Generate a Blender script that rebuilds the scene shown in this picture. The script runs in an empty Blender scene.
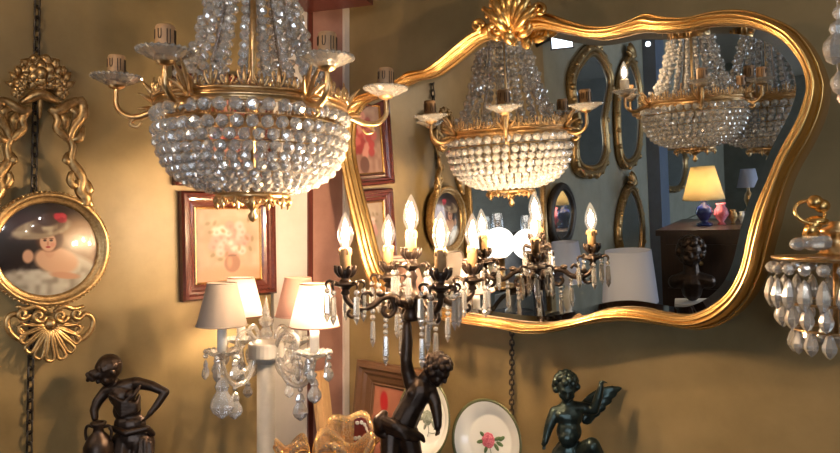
import bpy, math, random
import numpy as np
from mathutils import Vector, Matrix
random.seed(4)
PI = math.pi
sc = bpy.context.scene
COL = sc.collection
V3 = lambda *a: np.array(a, float)
def unit(v): v = np.asarray(v, float); return v / (np.linalg.norm(v) + 1e-12)

# ------------------------------------------------------------------ place
F, HY, CZ = 700.0, 228.0, 1.6
CAM = V3(0, 0, CZ)
A, T, B = math.radians(39.4), math.radians(3.1), math.radians(44.1)
def ray(px, py): return V3((px-420)/F, 1, (HY-py)/F)
def at(px, py, Y): return CAM + ray(px, py)*Y
KY = 1.9
K = at(345, HY, KY)                       # the corner of the room
NL = V3(math.sin(B), -math.cos(B), 0)     # normals into the room
NR = V3(-math.sin(A), -math.cos(A), 0)
DL = V3(-math.cos(B), -math.sin(B), 0)    # along the walls, away from the corner
DR = V3(math.cos(A), -math.sin(A), 0)
NM = V3(-math.sin(A)*math.cos(T), -math.cos(A)*math.cos(T), -math.sin(T))
class Pl:
    def __init__(s, P, n, ex):
        s.P, s.n = np.asarray(P, float), unit(n); s.ex = unit(ex); s.ey = np.cross(s.n, s.ex)
        if s.ey[2] < 0: s.ey = -s.ey
    def pt(s, px, py, h=0, O=None, d=None):
        O = CAM if O is None else O; d = ray(px, py) if d is None else d
        return O + d*(((s.P + s.n*h - O) @ s.n)/(d @ s.n))
    def loc(s, P): P = np.asarray(P)-s.P; return P@s.ex, P@s.ey
    def w(s, u, v, h=0): return s.P + s.ex*u + s.ey*v + s.n*h
WL = Pl(K, NL, -DL); WR = Pl(K, NR, DR)
_c = WR.pt(560, HY, 0.12); MC = CAM + ray(560, 180)*_c[1]
MP = Pl(MC, NM, DR)
def refl(P): P = np.asarray(P, float); return P - 2*((P-MC)@MP.n)*MP.n
def via(px, py, Y): return refl(at(px, py, Y))        # a place in the shop seen by way of the mirror
def via_left(px, py, h=0):
    d = ray(px, py); return WL.pt(0, 0, h, refl(CAM), d - 2*(d@MP.n)*MP.n)

# ------------------------------------------------------------------ mesh builder
class MB:
    def __init__(s): s.v = []; s.f = []; s.sm = []; s.mi = []; s.n = 0
    def add(s, v, f, smooth=True, mi=0):
        v = np.asarray(v, float).reshape(-1, 3); s.v.append(v)
        k = s.n
        s.f += [tuple(i+k for i in q) for q in f]; s.sm += [smooth]*len(f); s.mi += [mi]*len(f); s.n += len(v); return s
    def verts(s): return np.concatenate(s.v) if s.v else np.zeros((0, 3))
    def lathe(s, prof, n=20, org=(0, 0, 0), ax=(0, 0, 1), smooth=True, mi=0, ph=0, flat=None, cap=True):
        cap = cap and tuple(prof[0]) != tuple(prof[-1])
        ax = unit(ax); t = V3(1, 0, 0) if abs(ax[0]) < .9 else V3(0, 1, 0)
        e1 = unit(np.cross(np.cross(ax, t), ax)); e2 = np.cross(ax, e1)
        an = np.arange(n)*2*PI/n + ph; cs = np.cos(an)[:, None]*e1 + np.sin(an)[:, None]*e2
        vs = np.concatenate([np.asarray(org) + max(r, 1e-5)*cs + z*ax for r, z in prof])
        if flat is not None:
            fn = unit(flat[0]); d = (vs-np.asarray(org))@fn; vs = vs - (d*(1-flat[1]))[:, None]*fn
        fs = [(i*n+j, i*n+(j+1) % n, (i+1)*n+(j+1) % n, (i+1)*n+j) for i in range(len(prof)-1) for j in range(n)]
        if cap and prof[0][0] > 1e-4: fs.append(tuple(range(n-1, -1, -1)))
        if cap and prof[-1][0] > 1e-4: fs.append(tuple((len(prof)-1)*n+j for j in range(n)))
        return s.add(vs, fs, smooth, mi)
    def ball(s, c, r, n=12, m=8, mi=0, R=None, smooth=True):
        r = np.broadcast_to(np.asarray(r, float), (3,))
        vs = [[0, 0, 1.0]] + [[math.sin(i*PI/m)*math.cos(j*2*PI/n), math.sin(i*PI/m)*math.sin(j*2*PI/n), math.cos(i*PI/m)] for i in range(1, m) for j in range(n)] + [[0, 0, -1.0]]
        vs = np.array(vs)*r
        if R is not None: vs = vs @ np.asarray(R).T
        fs = [(0, 1+j, 1+(j+1) % n) for j in range(n)]
        for i in range(m-2): fs += [(1+i*n+j, 1+(i+1)*n+j, 1+(i+1)*n+(j+1) % n, 1+i*n+(j+1) % n) for j in range(n)]
        e = 1+(m-1)*n; fs += [(e, e-n+(j+1) % n, e-n+j) for j in range(n)]
        return s.add(vs+np.asarray(c), fs, smooth, mi)
    def bead(s, c, r, ax=(0, 0, 1), n=7, k=1.0):
        return s.lathe([(0, -r*k), (r*.62, -r*.72*k), (r, -r*.16*k), (r, r*.16*k), (r*.62, r*.72*k), (0, r*k)], n, c, ax, False, 0, random.random()*6)
    def tube(s, pts, r, n=8, closed=False, caps=True, flat=None, mi=0, smooth=True, res=1):
        P = np.asarray(pts, float)
        rr = np.broadcast_to(np.asarray(r, float), (len(P),)).copy()
        if res > 1: P, rr = spline(P, res, closed, rr)
        L = len(P); tg = np.roll(P, -1, 0)-np.roll(P, 1, 0)
        if not closed: tg[0] = P[1]-P[0]; tg[-1] = P[-1]-P[-2]
        tg /= np.linalg.norm(tg, axis=1)[:, None]+1e-12
        u = V3(0, 0, 1) if abs(tg[0][2]) < .9 else V3(1, 0, 0)
        u = unit(u-(u@tg[0])*tg[0]); vs = []
        an = np.arange(n)*2*PI/n
        for i in range(L):
            u = unit(u-(u@tg[i])*tg[i]); w = np.cross(tg[i], u)
            o = rr[i]*(np.cos(an)[:, None]*u+np.sin(an)[:, None]*w)
            if flat is not None:
                fn = unit(flat[0]); o = o-((o@fn)*(1-flat[1]))[:, None]*fn
            vs.append(P[i]+o)
        fs = [(i*n+j, i*n+(j+1) % n, ((i+1) % L)*n+(j+1) % n, ((i+1) % L)*n+j) for i in range(L if closed else L-1) for j in range(n)]
        if caps and not closed: fs += [tuple(range(n-1, -1, -1)), tuple((L-1)*n+j for j in range(n))]
        return s.add(np.concatenate(vs), fs, smooth, mi)
    def cap(s, pts, rad, n=10):                       # a limb: tapered chain with round ends
        for p, r in zip(pts, rad): s.ball(p, r, n, 6)
        for i in range(len(pts)-1): s.tube([pts[i], pts[i+1]], [rad[i], rad[i+1]], n)
        return s
    def hexa(s, c8, mi=0): return s.add(c8, [(0, 3, 2, 1), (4, 5, 6, 7), (0, 1, 5, 4), (1, 2, 6, 5), (2, 3, 7, 6), (3, 0, 4, 7)], False, mi)
    def box(s, c, size, ex=(1, 0, 0), ey=(0, 1, 0), ez=(0, 0, 1), mi=0):
        c = np.asarray(c, float); x, y, z = [np.asarray(e, float)*d/2 for e, d in zip((ex, ey, ez), size)]
        return s.hexa([c-x-y-z, c+x-y-z, c+x+y-z, c-x+y-z, c-x-y+z, c+x-y+z, c+x+y+z, c-x+y+z], mi)
    def slab(s, poly, n0, n1, mi=0, smooth=False):    # poly: 3D points, pushed from n0 to n1
        P = np.asarray(poly, float); L = len(P)
        return s.add(np.concatenate([P+n0, P+n1]), [tuple(range(L-1, -1, -1)), tuple(range(L, 2*L))]+[(i, (i+1) % L, L+(i+1) % L, L+i) for i in range(L)], smooth, mi)
def spline(P, res, closed=False, rr=None):
    P = np.asarray(P, float); L = len(P); out = []; ro = []
    ix = (lambda i: i % L) if closed else (lambda i: min(max(i, 0), L-1))
    for i in range(L if closed else L-1):
        a, b, c, d = P[ix(i-1)], P[ix(i)], P[ix(i+1)], P[ix(i+2)]
        for k in range(res):
            t = k/res
            out.append(.5*((2*b)+(c-a)*t+(2*a-5*b+4*c-d)*t*t+(3*b-a-3*c+d)*t**3))
            if rr is not None: ro.append(rr[ix(i)]*(1-t)+rr[ix(i+1)]*t)
    if not closed:
        out.append(P[-1])
        if rr is not None: ro.append(rr[-1])
    return np.array(out), (np.array(ro) if rr is not None else None)

# ------------------------------------------------------------------ objects
WORLD = {}
def mesh_of(name, mb, mats, org):
    me = bpy.data.meshes.new(name); v = mb.verts()-np.asarray(org)
    me.from_pydata(v.tolist(), [], mb.f)
    me.polygons.foreach_set('use_smooth', mb.sm)
    for m in (mats if isinstance(mats, (list, tuple)) else [mats]): me.materials.append(m)
    me.polygons.foreach_set('material_index', mb.mi)
    me.update(); return me
def tag(o, label, cat, group=None, kind=None):
    if label: o['label'] = label
    if cat: o['category'] = cat
    if group: o['group'] = group
    if kind: o['kind'] = kind
    return o
def thing(name, label, cat, loc, group=None):
    o = bpy.data.objects.new(name, None); COL.objects.link(o); o.location = Vector(loc); o.empty_display_size = .02
    WORLD[o.name] = np.asarray(loc, float); return tag(o, label, cat, group)
def part(name, mb, mats, parent, label=None):
    org = WORLD[parent.name]; o = bpy.data.objects.new(name, mesh_of(name, mb, mats, org)); COL.objects.link(o)
    o.parent = parent; WORLD[o.name] = org
    if label: o['label'] = label
    return o
def solo(name, mb, mats, label, cat, group=None):
    v = mb.verts(); lo, hi = v.min(0), v.max(0); org = V3((lo[0]+hi[0])/2, (lo[1]+hi[1])/2, lo[2])
    o = bpy.data.objects.new(name, mesh_of(name, mb, mats, org)); COL.objects.link(o); o.location = Vector(org); WORLD[o.name] = org
    return tag(o, label, cat, group)
def struct(name, mb, mats):
    o = solo(name, mb, mats, None, None); o['kind'] = 'structure'; return o
def copy_tree(o, parent=None):
    c = o.copy(); COL.objects.link(c)
    if parent: c.parent = parent
    for ch in list(o.children): copy_tree(ch, c)
    return c
def fused(mb, vox=.0016, it=6):                       # one continuous skin over the limbs and lumps
    me = bpy.data.meshes.new('lump'); me.from_pydata(mb.verts().tolist(), [], mb.f)
    o = bpy.data.objects.new('lump', me); COL.objects.link(o)
    m = o.modifiers.new('r', 'REMESH'); m.mode = 'VOXEL'; m.voxel_size = vox
    m = o.modifiers.new('s', 'SMOOTH'); m.factor = .5; m.iterations = it
    dg = bpy.context.evaluated_depsgraph_get(); e = o.evaluated_get(dg); t = e.to_mesh()
    out = MB(); out.add([v.co[:] for v in t.vertices], [tuple(p.vertices) for p in t.polygons])
    e.to_mesh_clear(); bpy.data.objects.remove(o); bpy.data.meshes.remove(me); return out

# ------------------------------------------------------------------ materials
def mat(name):
    m = bpy.data.materials.new(name); m.use_nodes = True; nt = m.node_tree; nt.nodes.clear()
    return m, nt, nt.nodes.new('ShaderNodeOutputMaterial')
def N(nt, t, **kw):
    n = nt.nodes.new(t)
    for k, v in kw.items():
        if k in n.inputs: n.inputs[k].default_value = v
        else: setattr(n, k, v)
    return n
def lin(r, g, b):
    f = lambda c: c/12.92 if c <= .04045 else ((c+.055)/1.055)**2.4
    return (f(r/255), f(g/255), f(b/255), 1)
def princ(name, col, rough=.5, metal=0, bump=0, scale=60, col2=None, var=.5, spec=.5, coat=0, stretch=(1, 1, 1), detail=5, attr=None, trans=0):
    m, nt, out = mat(name); p = N(nt, 'ShaderNodeBsdfPrincipled')
    p.inputs['Roughness'].default_value = rough; p.inputs['Metallic'].default_value = metal
    p.inputs['Base Color'].default_value = col; p.inputs['Specular IOR Level'].default_value = spec
    p.inputs['Coat Weight'].default_value = coat; p.inputs['Coat Roughness'].default_value = .05
    tc = N(nt, 'ShaderNodeTexCoord'); mp = N(nt, 'ShaderNodeMapping'); mp.inputs['Scale'].default_value = stretch
    nt.links.new(tc.outputs['Object'], mp.inputs[0])
    nz = N(nt, 'ShaderNodeTexNoise', Scale=scale, Detail=detail, Roughness=.6); nt.links.new(mp.outputs[0], nz.inputs['Vector'])
    if col2 is not None:
        rp = N(nt, 'ShaderNodeValToRGB'); e = rp.color_ramp.elements
        e[0].position = .5-var/2; e[1].position = .5+var/2; e[0].color = col2; e[1].color = col
        nt.links.new(nz.outputs['Fac'], rp.inputs[0]); nt.links.new(rp.outputs[0], p.inputs['Base Color'])
    if attr:
        a = N(nt, 'ShaderNodeVertexColor'); a.layer_name = attr; nt.links.new(a.outputs['Color'], p.inputs['Base Color'])
    if bump:
        b = N(nt, 'ShaderNodeBump', Strength=bump, Distance=.002); nt.links.new(nz.outputs['Fac'], b.inputs['Height']); nt.links.new(b.outputs[0], p.inputs['Normal'])
    nt.links.new(p.outputs[0], out.inputs[0]); return m
def mixed(name, parts):                               # a weighted sum of shaders [(type, weight, settings)]
    m, nt, out = mat(name); cur = None; tot = 0
    for t, w, kw in parts:
        n = N(nt, t, **kw); tot += w
        if cur is None: cur = n
        else:
            x = N(nt, 'ShaderNodeMixShader'); x.inputs[0].default_value = w/tot
            nt.links.new(cur.outputs[0], x.inputs[1]); nt.links.new(n.outputs[0], x.inputs[2]); cur = x
    nt.links.new(cur.outputs[0], out.inputs[0]); return m
def emit(name, col, s):
    m, nt, out = mat(name); e = N(nt, 'ShaderNodeEmission', Color=col, Strength=s); nt.links.new(e.outputs[0], out.inputs[0]); return m

M = {}
M['wall'] = princ('olive_plaster', (.37, .265, .125, 1), .42, 0, .14, 6, (.21, .148, .064, 1), .55, .4, detail=8)
M['greywall'] = princ('grey_green_plaster', (.33, .33, .27, 1), .7, 0, .1, 9, (.25, .25, .20, 1), .5)
M['pale'] = princ('pale_grey_panel', (.50, .475, .46, 1), .55, 0, .05, 12, (.43, .41, .39, 1))
M['pink'] = princ('dusty_pink_panel', (.36, .20, .165, 1), .6, 0, .15, 14, (.27, .135, .11, 1))
M['oxblood'] = princ('oxblood_wood', (.10, .022, .016, 1), .35, 0, .1, 30, (.05, .012, .01, 1), stretch=(4, 4, .4))
M['white'] = princ('white_trim', (.75, .70, .66, 1), .5, 0, .05, 40, (.66, .60, .55, 1))
M['pine'] = princ('pine', (.62, .40, .20, 1), .5, 0, .1, 25, (.50, .29, .13, 1), stretch=(6, 6, .4))
M['bluepaint'] = princ('slate_blue_paint', (.14, .18, .26, 1), .5, 0, .05, 15, (.11, .14, .20, 1))
M['floor'] = princ('floor_boards', (.10, .06, .035, 1), .4, 0, .1, 8, (.06, .035, .02, 1))
M['ceil'] = princ('ceiling_plaster', (.30, .27, .22, 1), .8, 0, .05, 8, (.26, .23, .19, 1))
M['gilt'] = princ('gilt_leaf', (.81, .52, .21, 1), .27, 1, 0, 14, (.72, .43, .14, 1), .6)
M['oldgilt'] = princ('worn_gilt', (.60, .42, .20, 1), .36, .85, .25, 120, (.24, .13, .05, 1), .5)
M['brass'] = princ('pale_brass', (.80, .56, .30, 1), .28, 1, .1, 120, (.52, .32, .14, 1), .6)
M['chrome'] = princ('silvered_metal', (.62, .60, .60, 1), .25, 1, .05, 80, (.45, .42, .40, 1))
M['bronze'] = princ('dark_bronze', (.030, .022, .019, 1), .36, .75, .15, 70, (.085, .055, .040, 1), .6)
M['green_bronze'] = princ('green_bronze', (.022, .026, .024, 1), .30, .7, .15, 60, (.055, .085, .078, 1), .6)
M['iron'] = princ('iron_chain', (.11, .095, .08, 1), .45, .9, .1, 90, (.06, .05, .045, 1))
M['darkwood'] = princ('dark_cabinet_wood', (.045, .022, .014, 1), .28, 0, .06, 18, (.02, .011, .008, 1), stretch=(5, 5, .6))
M['frame_red'] = princ('mahogany_frame', (.115, .028, .020, 1), .25, 0, .05, 30, (.06, .014, .011, 1), stretch=(3, 3, 3), coat=.3)
M['frame_brown'] = princ('walnut_frame', (.12, .058, .028, 1), .35, 0, .1, 30, (.09, .045, .022, 1))
M['candle_ivory'] = princ('ivory_sleeve', (.55, .34, .17, 1), .5, 0, .05, 50, (.44, .25, .11, 1))
M['candle_brown'] = princ('tan_sleeve', (.56, .35, .19, 1), .5, 0, .05, 50, (.46, .27, .14, 1))
M['polewhite'] = princ('cream_column', (.44, .41, .37, 1), .5, 0, .05, 40, (.37, .34, .30, 1))
M['glintfill'] = emit('glint_fill_glow', (1, .97, .94, 1), 190)  # glow of the added out-of-view bulbs that brighten the crystal
M['candle_lines'] = princ('sleeve_drip_lines', (.05, .025, .014, 1), .6)
M['candle_white'] = princ('white_sleeve', (.85, .82, .78, 1), .45)
M['black'] = princ('black_metal', (.015, .015, .017, 1), .4)
M['porcelain'] = princ('white_porcelain', (.80, .80, .77, 1), .15, 0, 0, 10, coat=.5)
M['rimgreen'] = princ('green_gold_rim', (.15, .16, .08, 1), .25, .3)
M['rose'] = princ('rose_petals', (.50, .05, .11, 1), .3, 0, 0, 200, (.80, .28, .34, 1), .4)
M['leafgreen'] = princ('leaf_green', (.06, .13, .05, 1), .4, 0, 0, 150, (.16, .22, .10, 1), .4)
M['greyleaf'] = princ('grey_leaf', (.30, .34, .30, 1), .3, 0, 0, 150, (.20, .22, .17, 1), .4)
M['paint'] = princ('oil_paint', (1, 1, 1, 1), .5, 0, .15, 200, attr='Col')
M['glazed_paint'] = princ('glazed_portrait', (1, 1, 1, 1), .3, 0, 0, 200, attr='Col', coat=1.0)
M['cobalt'] = princ('cobalt_glaze', (.012, .025, .14, 1), .1, coat=.6)
M['paper'] = princ('white_card', (.75, .75, .76, 1), .6)
M['crystal'] = mixed('cut_crystal', [('ShaderNodeBsdfGlass', .32, dict(Color=(1, 1, 1, 1), IOR=1.5, Roughness=.0)), ('ShaderNodeBsdfGlossy', .36, dict(Color=(1, 1, 1, 1), Roughness=.13)), ('ShaderNodeBsdfDiffuse', .20, dict(Color=(.97, .96, .96, 1))), ('ShaderNodeBsdfTransparent', .12, dict(Color=(1, 1, 1, 1)))])
M['dishglass'] = mixed('pressed_glass', [('ShaderNodeBsdfGlass', .35, dict(Color=(.97, .96, .94, 1), IOR=1.45, Roughness=.05)), ('ShaderNodeBsdfGlossy', .2, dict(Color=(.95, .94, .92, 1), Roughness=.1)), ('ShaderNodeBsdfDiffuse', .2, dict(Color=(.8, .78, .75, 1))), ('ShaderNodeBsdfTransparent', .25, dict(Color=(1, 1, 1, 1)))])
M['clearglass'] = mixed('clear_glass', [('ShaderNodeBsdfTransparent', .8, dict(Color=(.97, .97, .98, 1))), ('ShaderNodeBsdfGlossy', .2, dict(Color=(1, 1, 1, 1), Roughness=.02))])
M['mirror'] = mixed('silvered_glass', [('ShaderNodeBsdfGlossy', 1, dict(Color=(.86, .88, .88, 1), Roughness=.0))])
M['dimmirror'] = mixed('old_silvered_glass', [('ShaderNodeBsdfGlossy', .8, dict(Color=(.7, .76, .8, 1), Roughness=.02)), ('ShaderNodeBsdfDiffuse', .2, dict(Color=(.25, .28, .3, 1)))])
M['filament'] = emit('glowing_filament', (1, .71, .43, 1), 1600)
M['lampglow'] = emit('lamp_bulb_glow', (1, .73, .48, 1), 480)
def bulbglass():
    m, nt, out = mat('lit_bulb_glass'); a = N(nt, 'ShaderNodeBsdfTransparent', Color=(1, .96, .9, 1)); g = N(nt, 'ShaderNodeBsdfGlossy', Roughness=.02)
    x = N(nt, 'ShaderNodeMixShader'); x.inputs[0].default_value = .14; e = N(nt, 'ShaderNodeEmission', Color=(1, .80, .60, 1), Strength=.28); ad = N(nt, 'ShaderNodeAddShader')
    for p, q in ((a.outputs[0], x.inputs[1]), (g.outputs[0], x.inputs[2]), (x.outputs[0], ad.inputs[0]), (e.outputs[0], ad.inputs[1]), (ad.outputs[0], out.inputs[0])): nt.links.new(p, q)
    return m
M['bulbglass'] = bulbglass()
def shade_mat(name, c, tr):
    return mixed(name, [('ShaderNodeBsdfDiffuse', 1-tr, dict(Color=c)), ('ShaderNodeBsdfTranslucent', tr, dict(Color=c))])
M['shade_white'] = shade_mat('white_shade_cloth', (.92, .88, .84, 1), .62)
M['shade_grey'] = shade_mat('taupe_shade_cloth', (.42, .36, .32, 1), .15)
M['shade_pink'] = shade_mat('rose_shade_cloth', (.66, .40, .33, 1), .25)
M['shade_cream'] = shade_mat('cream_shade_paper', (.86, .76, .50, 1), .5)
M['shade_blue'] = shade_mat('pale_blue_shade', (.50, .55, .70, 1), .2)
M['piping'] = princ('brown_piping', (.22, .09, .06, 1), .6)
M['opal'] = emit('lit_opal_glass', (1, .93, .82, 1), 3.2)
M['daylight'] = emit('daylit_pane', (.72, .85, 1, 1), 6)
M['daylamp'] = emit('cold_lamp_face', (.78, .88, 1, 1), 5)
def goldlace():
    m, nt, out = mat('gold_lace_glass'); tc = N(nt, 'ShaderNodeTexCoord')
    vo = N(nt, 'ShaderNodeTexVoronoi', Scale=330); nt.links.new(tc.outputs['Object'], vo.inputs['Vector'])
    rp = N(nt, 'ShaderNodeValToRGB'); rp.color_ramp.elements[0].position = .33; rp.color_ramp.elements[1].position = .46; nt.links.new(vo.outputs['Distance'], rp.inputs[0])
    g = N(nt, 'ShaderNodeBsdfPrincipled', Roughness=.2, Metallic=.9); g.inputs['Base Color'].default_value = (.82, .50, .12, 1)
    t = N(nt, 'ShaderNodeBsdfTransparent', Color=(1, .93, .86, 1)); gl = N(nt, 'ShaderNodeBsdfPrincipled', Roughness=.06); gl.inputs['Base Color'].default_value = (.80, .60, .42, 1)
    x0 = N(nt, 'ShaderNodeMixShader'); x0.inputs[0].default_value = .3; nt.links.new(t.outputs[0], x0.inputs[1]); nt.links.new(gl.outputs[0], x0.inputs[2])
    x = N(nt, 'ShaderNodeMixShader'); nt.links.new(rp.outputs[0], x.inputs[0]); nt.links.new(x0.outputs[0], x.inputs[2]); nt.links.new(g.outputs[0], x.inputs[1]); nt.links.new(x.outputs[0], out.inputs[0]); return m
M['goldlace'] = goldlace()
M['maroon'] = princ('maroon_enamel', (.13, .012, .016, 1), .15, coat=.5)

def canvas(fn, P00, ex, ey, w, h, nu, nv, normal, dome=0, disc=False):
    """painted panel: a fine grid whose pigment comes from fn(u, v), u and v in -1..1"""
    mb = MB(); vs = []; cols = []
    for j in range(nv+1):
        for i in range(nu+1):
            u, v = 2*i/nu-1, 2*j/nv-1
            if disc: r = (j/nv); a = 2*PI*i/nu; u, v = r*math.cos(a), r*math.sin(a)
            vs.append(P00+ex*u*w/2+ey*v*h/2+normal*dome*(1-u*u-v*v)); cols.append(fn(u, v))
    mb.add(vs, [(j*(nu+1)+i, j*(nu+1)+i+1, (j+1)*(nu+1)+i+1, (j+1)*(nu+1)+i) for j in range(nv) for i in range(nu)], True)
    return mb, cols
def paint_part(name, mbc, m, parent, pig=.8):
    o = part(name, mbc[0], m, parent); a = o.data.color_attributes.new('Col', 'FLOAT_COLOR', 'POINT')
    a.data.foreach_set('color', np.array([lin(*[k*pig for k in c]) for c in mbc[1]], dtype=np.float32).ravel()); return o
def hsh(u, v, s=1): x = math.sin(u*127.1*s+v*311.7*s)*43758.5453; return x-math.floor(x)
def vn(u, v):
    a, b = math.floor(u), math.floor(v); x, y = u-a, v-b; x = x*x*(3-2*x); y = y*y*(3-2*y)
    return (hsh(a, b)*(1-x)+hsh(a+1, b)*x)*(1-y)+(hsh(a, b+1)*(1-x)+hsh(a+1, b+1)*x)*y
def mixc(a, b, t): t = min(max(t, 0), 1); return tuple(p*(1-t)+q*t for p, q in zip(a, b))
def blob(u, v, cx, cy, rx, ry, soft=.25, rot=0):
    du, dv = u-cx, v-cy; c, s = math.cos(rot), math.sin(rot); x, y = (du*c+dv*s)/rx, (-du*s+dv*c)/ry
    return min(max((1-math.hypot(x, y))/soft+.5, 0), 1)

# ------------------------------------------------------------------ room shell
L_END, R_END, HC = 6.2, 3.6, 2.55
def quad_wall(name, P, Q, nin, m, z0=0, z1=HC, th=.1):
    mb = MB(); P = V3(P[0], P[1], 0); Q = V3(Q[0], Q[1], 0)
    mb.slab([P+V3(0, 0, z0), Q+V3(0, 0, z0), Q+V3(0, 0, z1), P+V3(0, 0, z1)], -np.asarray(nin)*th, np.zeros(3)); return struct(name, mb, m)
KA = K*V3(1, 1, 0); split = via_left(548, 150); SP = KA+DL*((split-KA)@DL)
AE = KA+DL*L_END; BE = KA+DR*R_END; DE = AE+DR*R_END
quad_wall('wall_left', KA-DL*.05, SP, NL, M['wall'])
quad_wall('wall_left_far', SP, AE, NL, M['greywall'])
quad_wall('wall_right', KA-DR*.05, BE, NR, M['wall'])
quad_wall('wall_back', AE, DE, unit(DR), M['greywall'])
nf = unit(-np.cross(V3(0, 0, 1), unit(DE-BE))); nf = nf if nf@(KA-BE) > 0 else -nf
ct = lambda t: BE+(DE-BE)*t
quad_wall('wall_front', BE, ct(.50), nf, M['greywall'])
quad_wall('wall_front', ct(.50), ct(.88), nf, M['greywall'], 0, .9)
quad_wall('wall_front', ct(.50), ct(.88), nf, M['greywall'], 2.35, HC)
quad_wall('wall_front', ct(.88), DE, nf, M['greywall'])
w = struct('window_1', MB().slab([ct(.50)+V3(0, 0, .9), ct(.88)+V3(0, 0, .9), ct(.88)+V3(0, 0, 2.35), ct(.50)+V3(0, 0, 2.35)], -nf*.08, -nf*.07), M['daylight'])
fm = MB()
for t in (.50, .625, .755, .88): fm.box(ct(t)+V3(0, 0, 1.625)-nf*.04, (.06, .05, 1.45), unit(DE-BE), nf)
for z in (.92, 2.33): fm.box(ct(.69)+V3(0, 0, z)-nf*.04, (np.linalg.norm(DE-BE)*.38, .06, .05), unit(DE-BE), nf)
wf = part('window_frame', fm, M['white'], w)
poly = [KA-DL*.1-DR*.1, AE+DL*.1, DE+DR*.1, BE+DR*.1]
struct('floor', MB().slab([p for p in poly], V3(0, 0, -.08), V3(0, 0, 0)), M['floor'])
struct('ceiling', MB().slab([p+V3(0, 0, HC) for p in poly], V3(0, 0, 0), V3(0, 0, .08)), M['ceil'])
def wall_strip(name, px0, px1, m, th, z0=0, z1=HC):
    p, q = WL.pt(px0, HY), WL.pt(px1, HY); p[2] = q[2] = 0
    return struct(name, MB().slab([p+V3(0, 0, z0), q+V3(0, 0, z0), q+V3(0, 0, z1), p+V3(0, 0, z1)], NL*0, NL*th), m)
wall_strip('trim_1', 271, 304.5, M['pale'], .012)
wall_strip('trim_2', 304.5, 309, M['oxblood'], .018)
wall_strip('trim_3', 309, 341.5, M['pink'], .012)
struct('trim_4', MB().box(KA+V3(0, 0, HC/2)+NL*.009+NR*.009, (.018, .018, HC), DR, np.cross(V3(0, 0, 1), DR)), M['white'])
bm = at(326, -6, 1.72)
struct('trim_5', MB().box(bm+V3(0, 0, .03), (.20, .12, .10), unit(V3(1, -.35, 0)), unit(V3(.35, 1, 0))), M['oxblood'])
pb = via_left(651, 150); pb[2] = 0
struct('trim_6', MB().box(pb+V3(0, 0, HC/2)+NL*.04, (.22, .08, HC), -DL, NL), M['bluepaint'])
db = via_left(690, 150); e0 = pb+DL*.13; e0[2] = 1.18
struct('trim_7', MB().box(e0+DL*1.2+NL*.012, (2.4, .024, .05), DL, NL), M['greywall'])

# ------------------------------------------------------------------ chains
def chain(P, Q, ln=.026, wd=.012, r=.0022):
    mb = MB(); P, Q = np.asarray(P), np.asarray(Q); d = unit(Q-P); n = max(2, int(np.linalg.norm(Q-P)/(ln*.78)))
    a = unit(np.cross(d, V3(.3, 1, 0))); b = np.cross(d, a)
    for i in range(n+1):
        c = P+(Q-P)*i/n; e = a if i % 2 else b
        h, k = ln/2-wd/2, wd/2
        pts = [c+d*(h if math.sin(t) >= 0 else -h)+d*k*math.sin(t)+e*k*math.cos(t) for t in np.linspace(0, 2*PI, 13)[:-1]]
        mb.tube(pts, r, 5, True)
    return mb
p = WL.pt(38, -30, .008); q = WL.pt(29, 470, .008)
solo('hanging_chain', chain(p, q), M['iron'], 'long iron chain hanging down the wall behind the gilt portrait plaque', 'chain')
p = WR.pt(512, 318, .012); q = WR.pt(511.5, 417, .012)
solo('hanging_chain', chain(p, q, .014, .0095, .0019), M['iron'], 'short iron chain hanging on the wall below the large gilt mirror', 'chain')

# ------------------------------------------------------------------ big gilt mirror
PAIR = [(520,14,520,33),(542,12,540,29),(555,15,553,31),(575,22,574,35),(595,26,597,39),(615,24.7,615,37.5),(632,19,632,33.5),(646,12.8,646,31.5),(663,16,663,32.5),(688,16.6,688,30.5),(715,10.6,710,26),(744,9.3,738,25.5),(770,16.6,762,30),(795,28.7,781,40),(812,48.6,795,55),(822,70.6,803,70),(825.6,88,806,88),(822,111,803,102),(811,138.6,796,121),(792,172.6,779,152),(781,203,766,182),(776,223,756,205),(770,244,748,234),(762,274,741,266),(749.6,299,729,290),(731,319,713,304),(709,329,700,311),(691,330,685,315),(670,327,663,312.5),(650,324,642,308),(628,321.7,622,307.3),(607,322,603,310),(586,325,584,316),(564,330,562,321),(543,334,543,323),(521,334,521,321.5),(500,329,500,318.5),(465,324,470,314),(430,318,440,308),(400,309,415,298),(382,297,396,286),(369,280,383,272),(361,255,375,250),(356,230,370,230),(350,200,363,204),(346,175,357,180),(344,150,352,155),(345,130,351.5,132),(348,112,354,116),(357,97,363,103),(375,90,380,96),(393,83,397,87.5),(404,76,411,82),(408,71,418,80),(422,69.5,431,77),(433,65,441,72),(446,55,452,64),(461,42,464,54.5),(472,33,477,44),(483,26,490,38.5),(500,18,505,34)]
mo = spline([MP.pt(a, b) for a, b, c, d in PAIR], 4, True)[0]; mi_ = spline([MP.pt(c, d) for a, b, c, d in PAIR], 4, True)[0]
PROF = [(.02, -.05), (0, -.004), (.05, .004), (.12, .008), (.16, .003), (.20, .004), (.27, .016), (.37, .024), (.48, .028), (.57, .026), (.61, .019), (.645, .019), (.71, .022), (.79, .018), (.83, .011), (.875, .013), (.93, .011), (.97, .006), (1, .0005)]
fr = MB(); n = len(mo)
fr.add(np.concatenate([mo*(1-t)+mi_*t+MP.n*h for t, h in PROF]), [(k*n+i, k*n+(i+1) % n, (k+1)*n+(i+1) % n, (k+1)*n+i) for k in range(len(PROF)-1) for i in range(n)])
gm = thing('gilt_wall_mirror', 'large curvy gilt framed mirror with shell crest filling the right wall', 'mirror', mo[np.argmin(mo[:, 2])])
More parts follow.
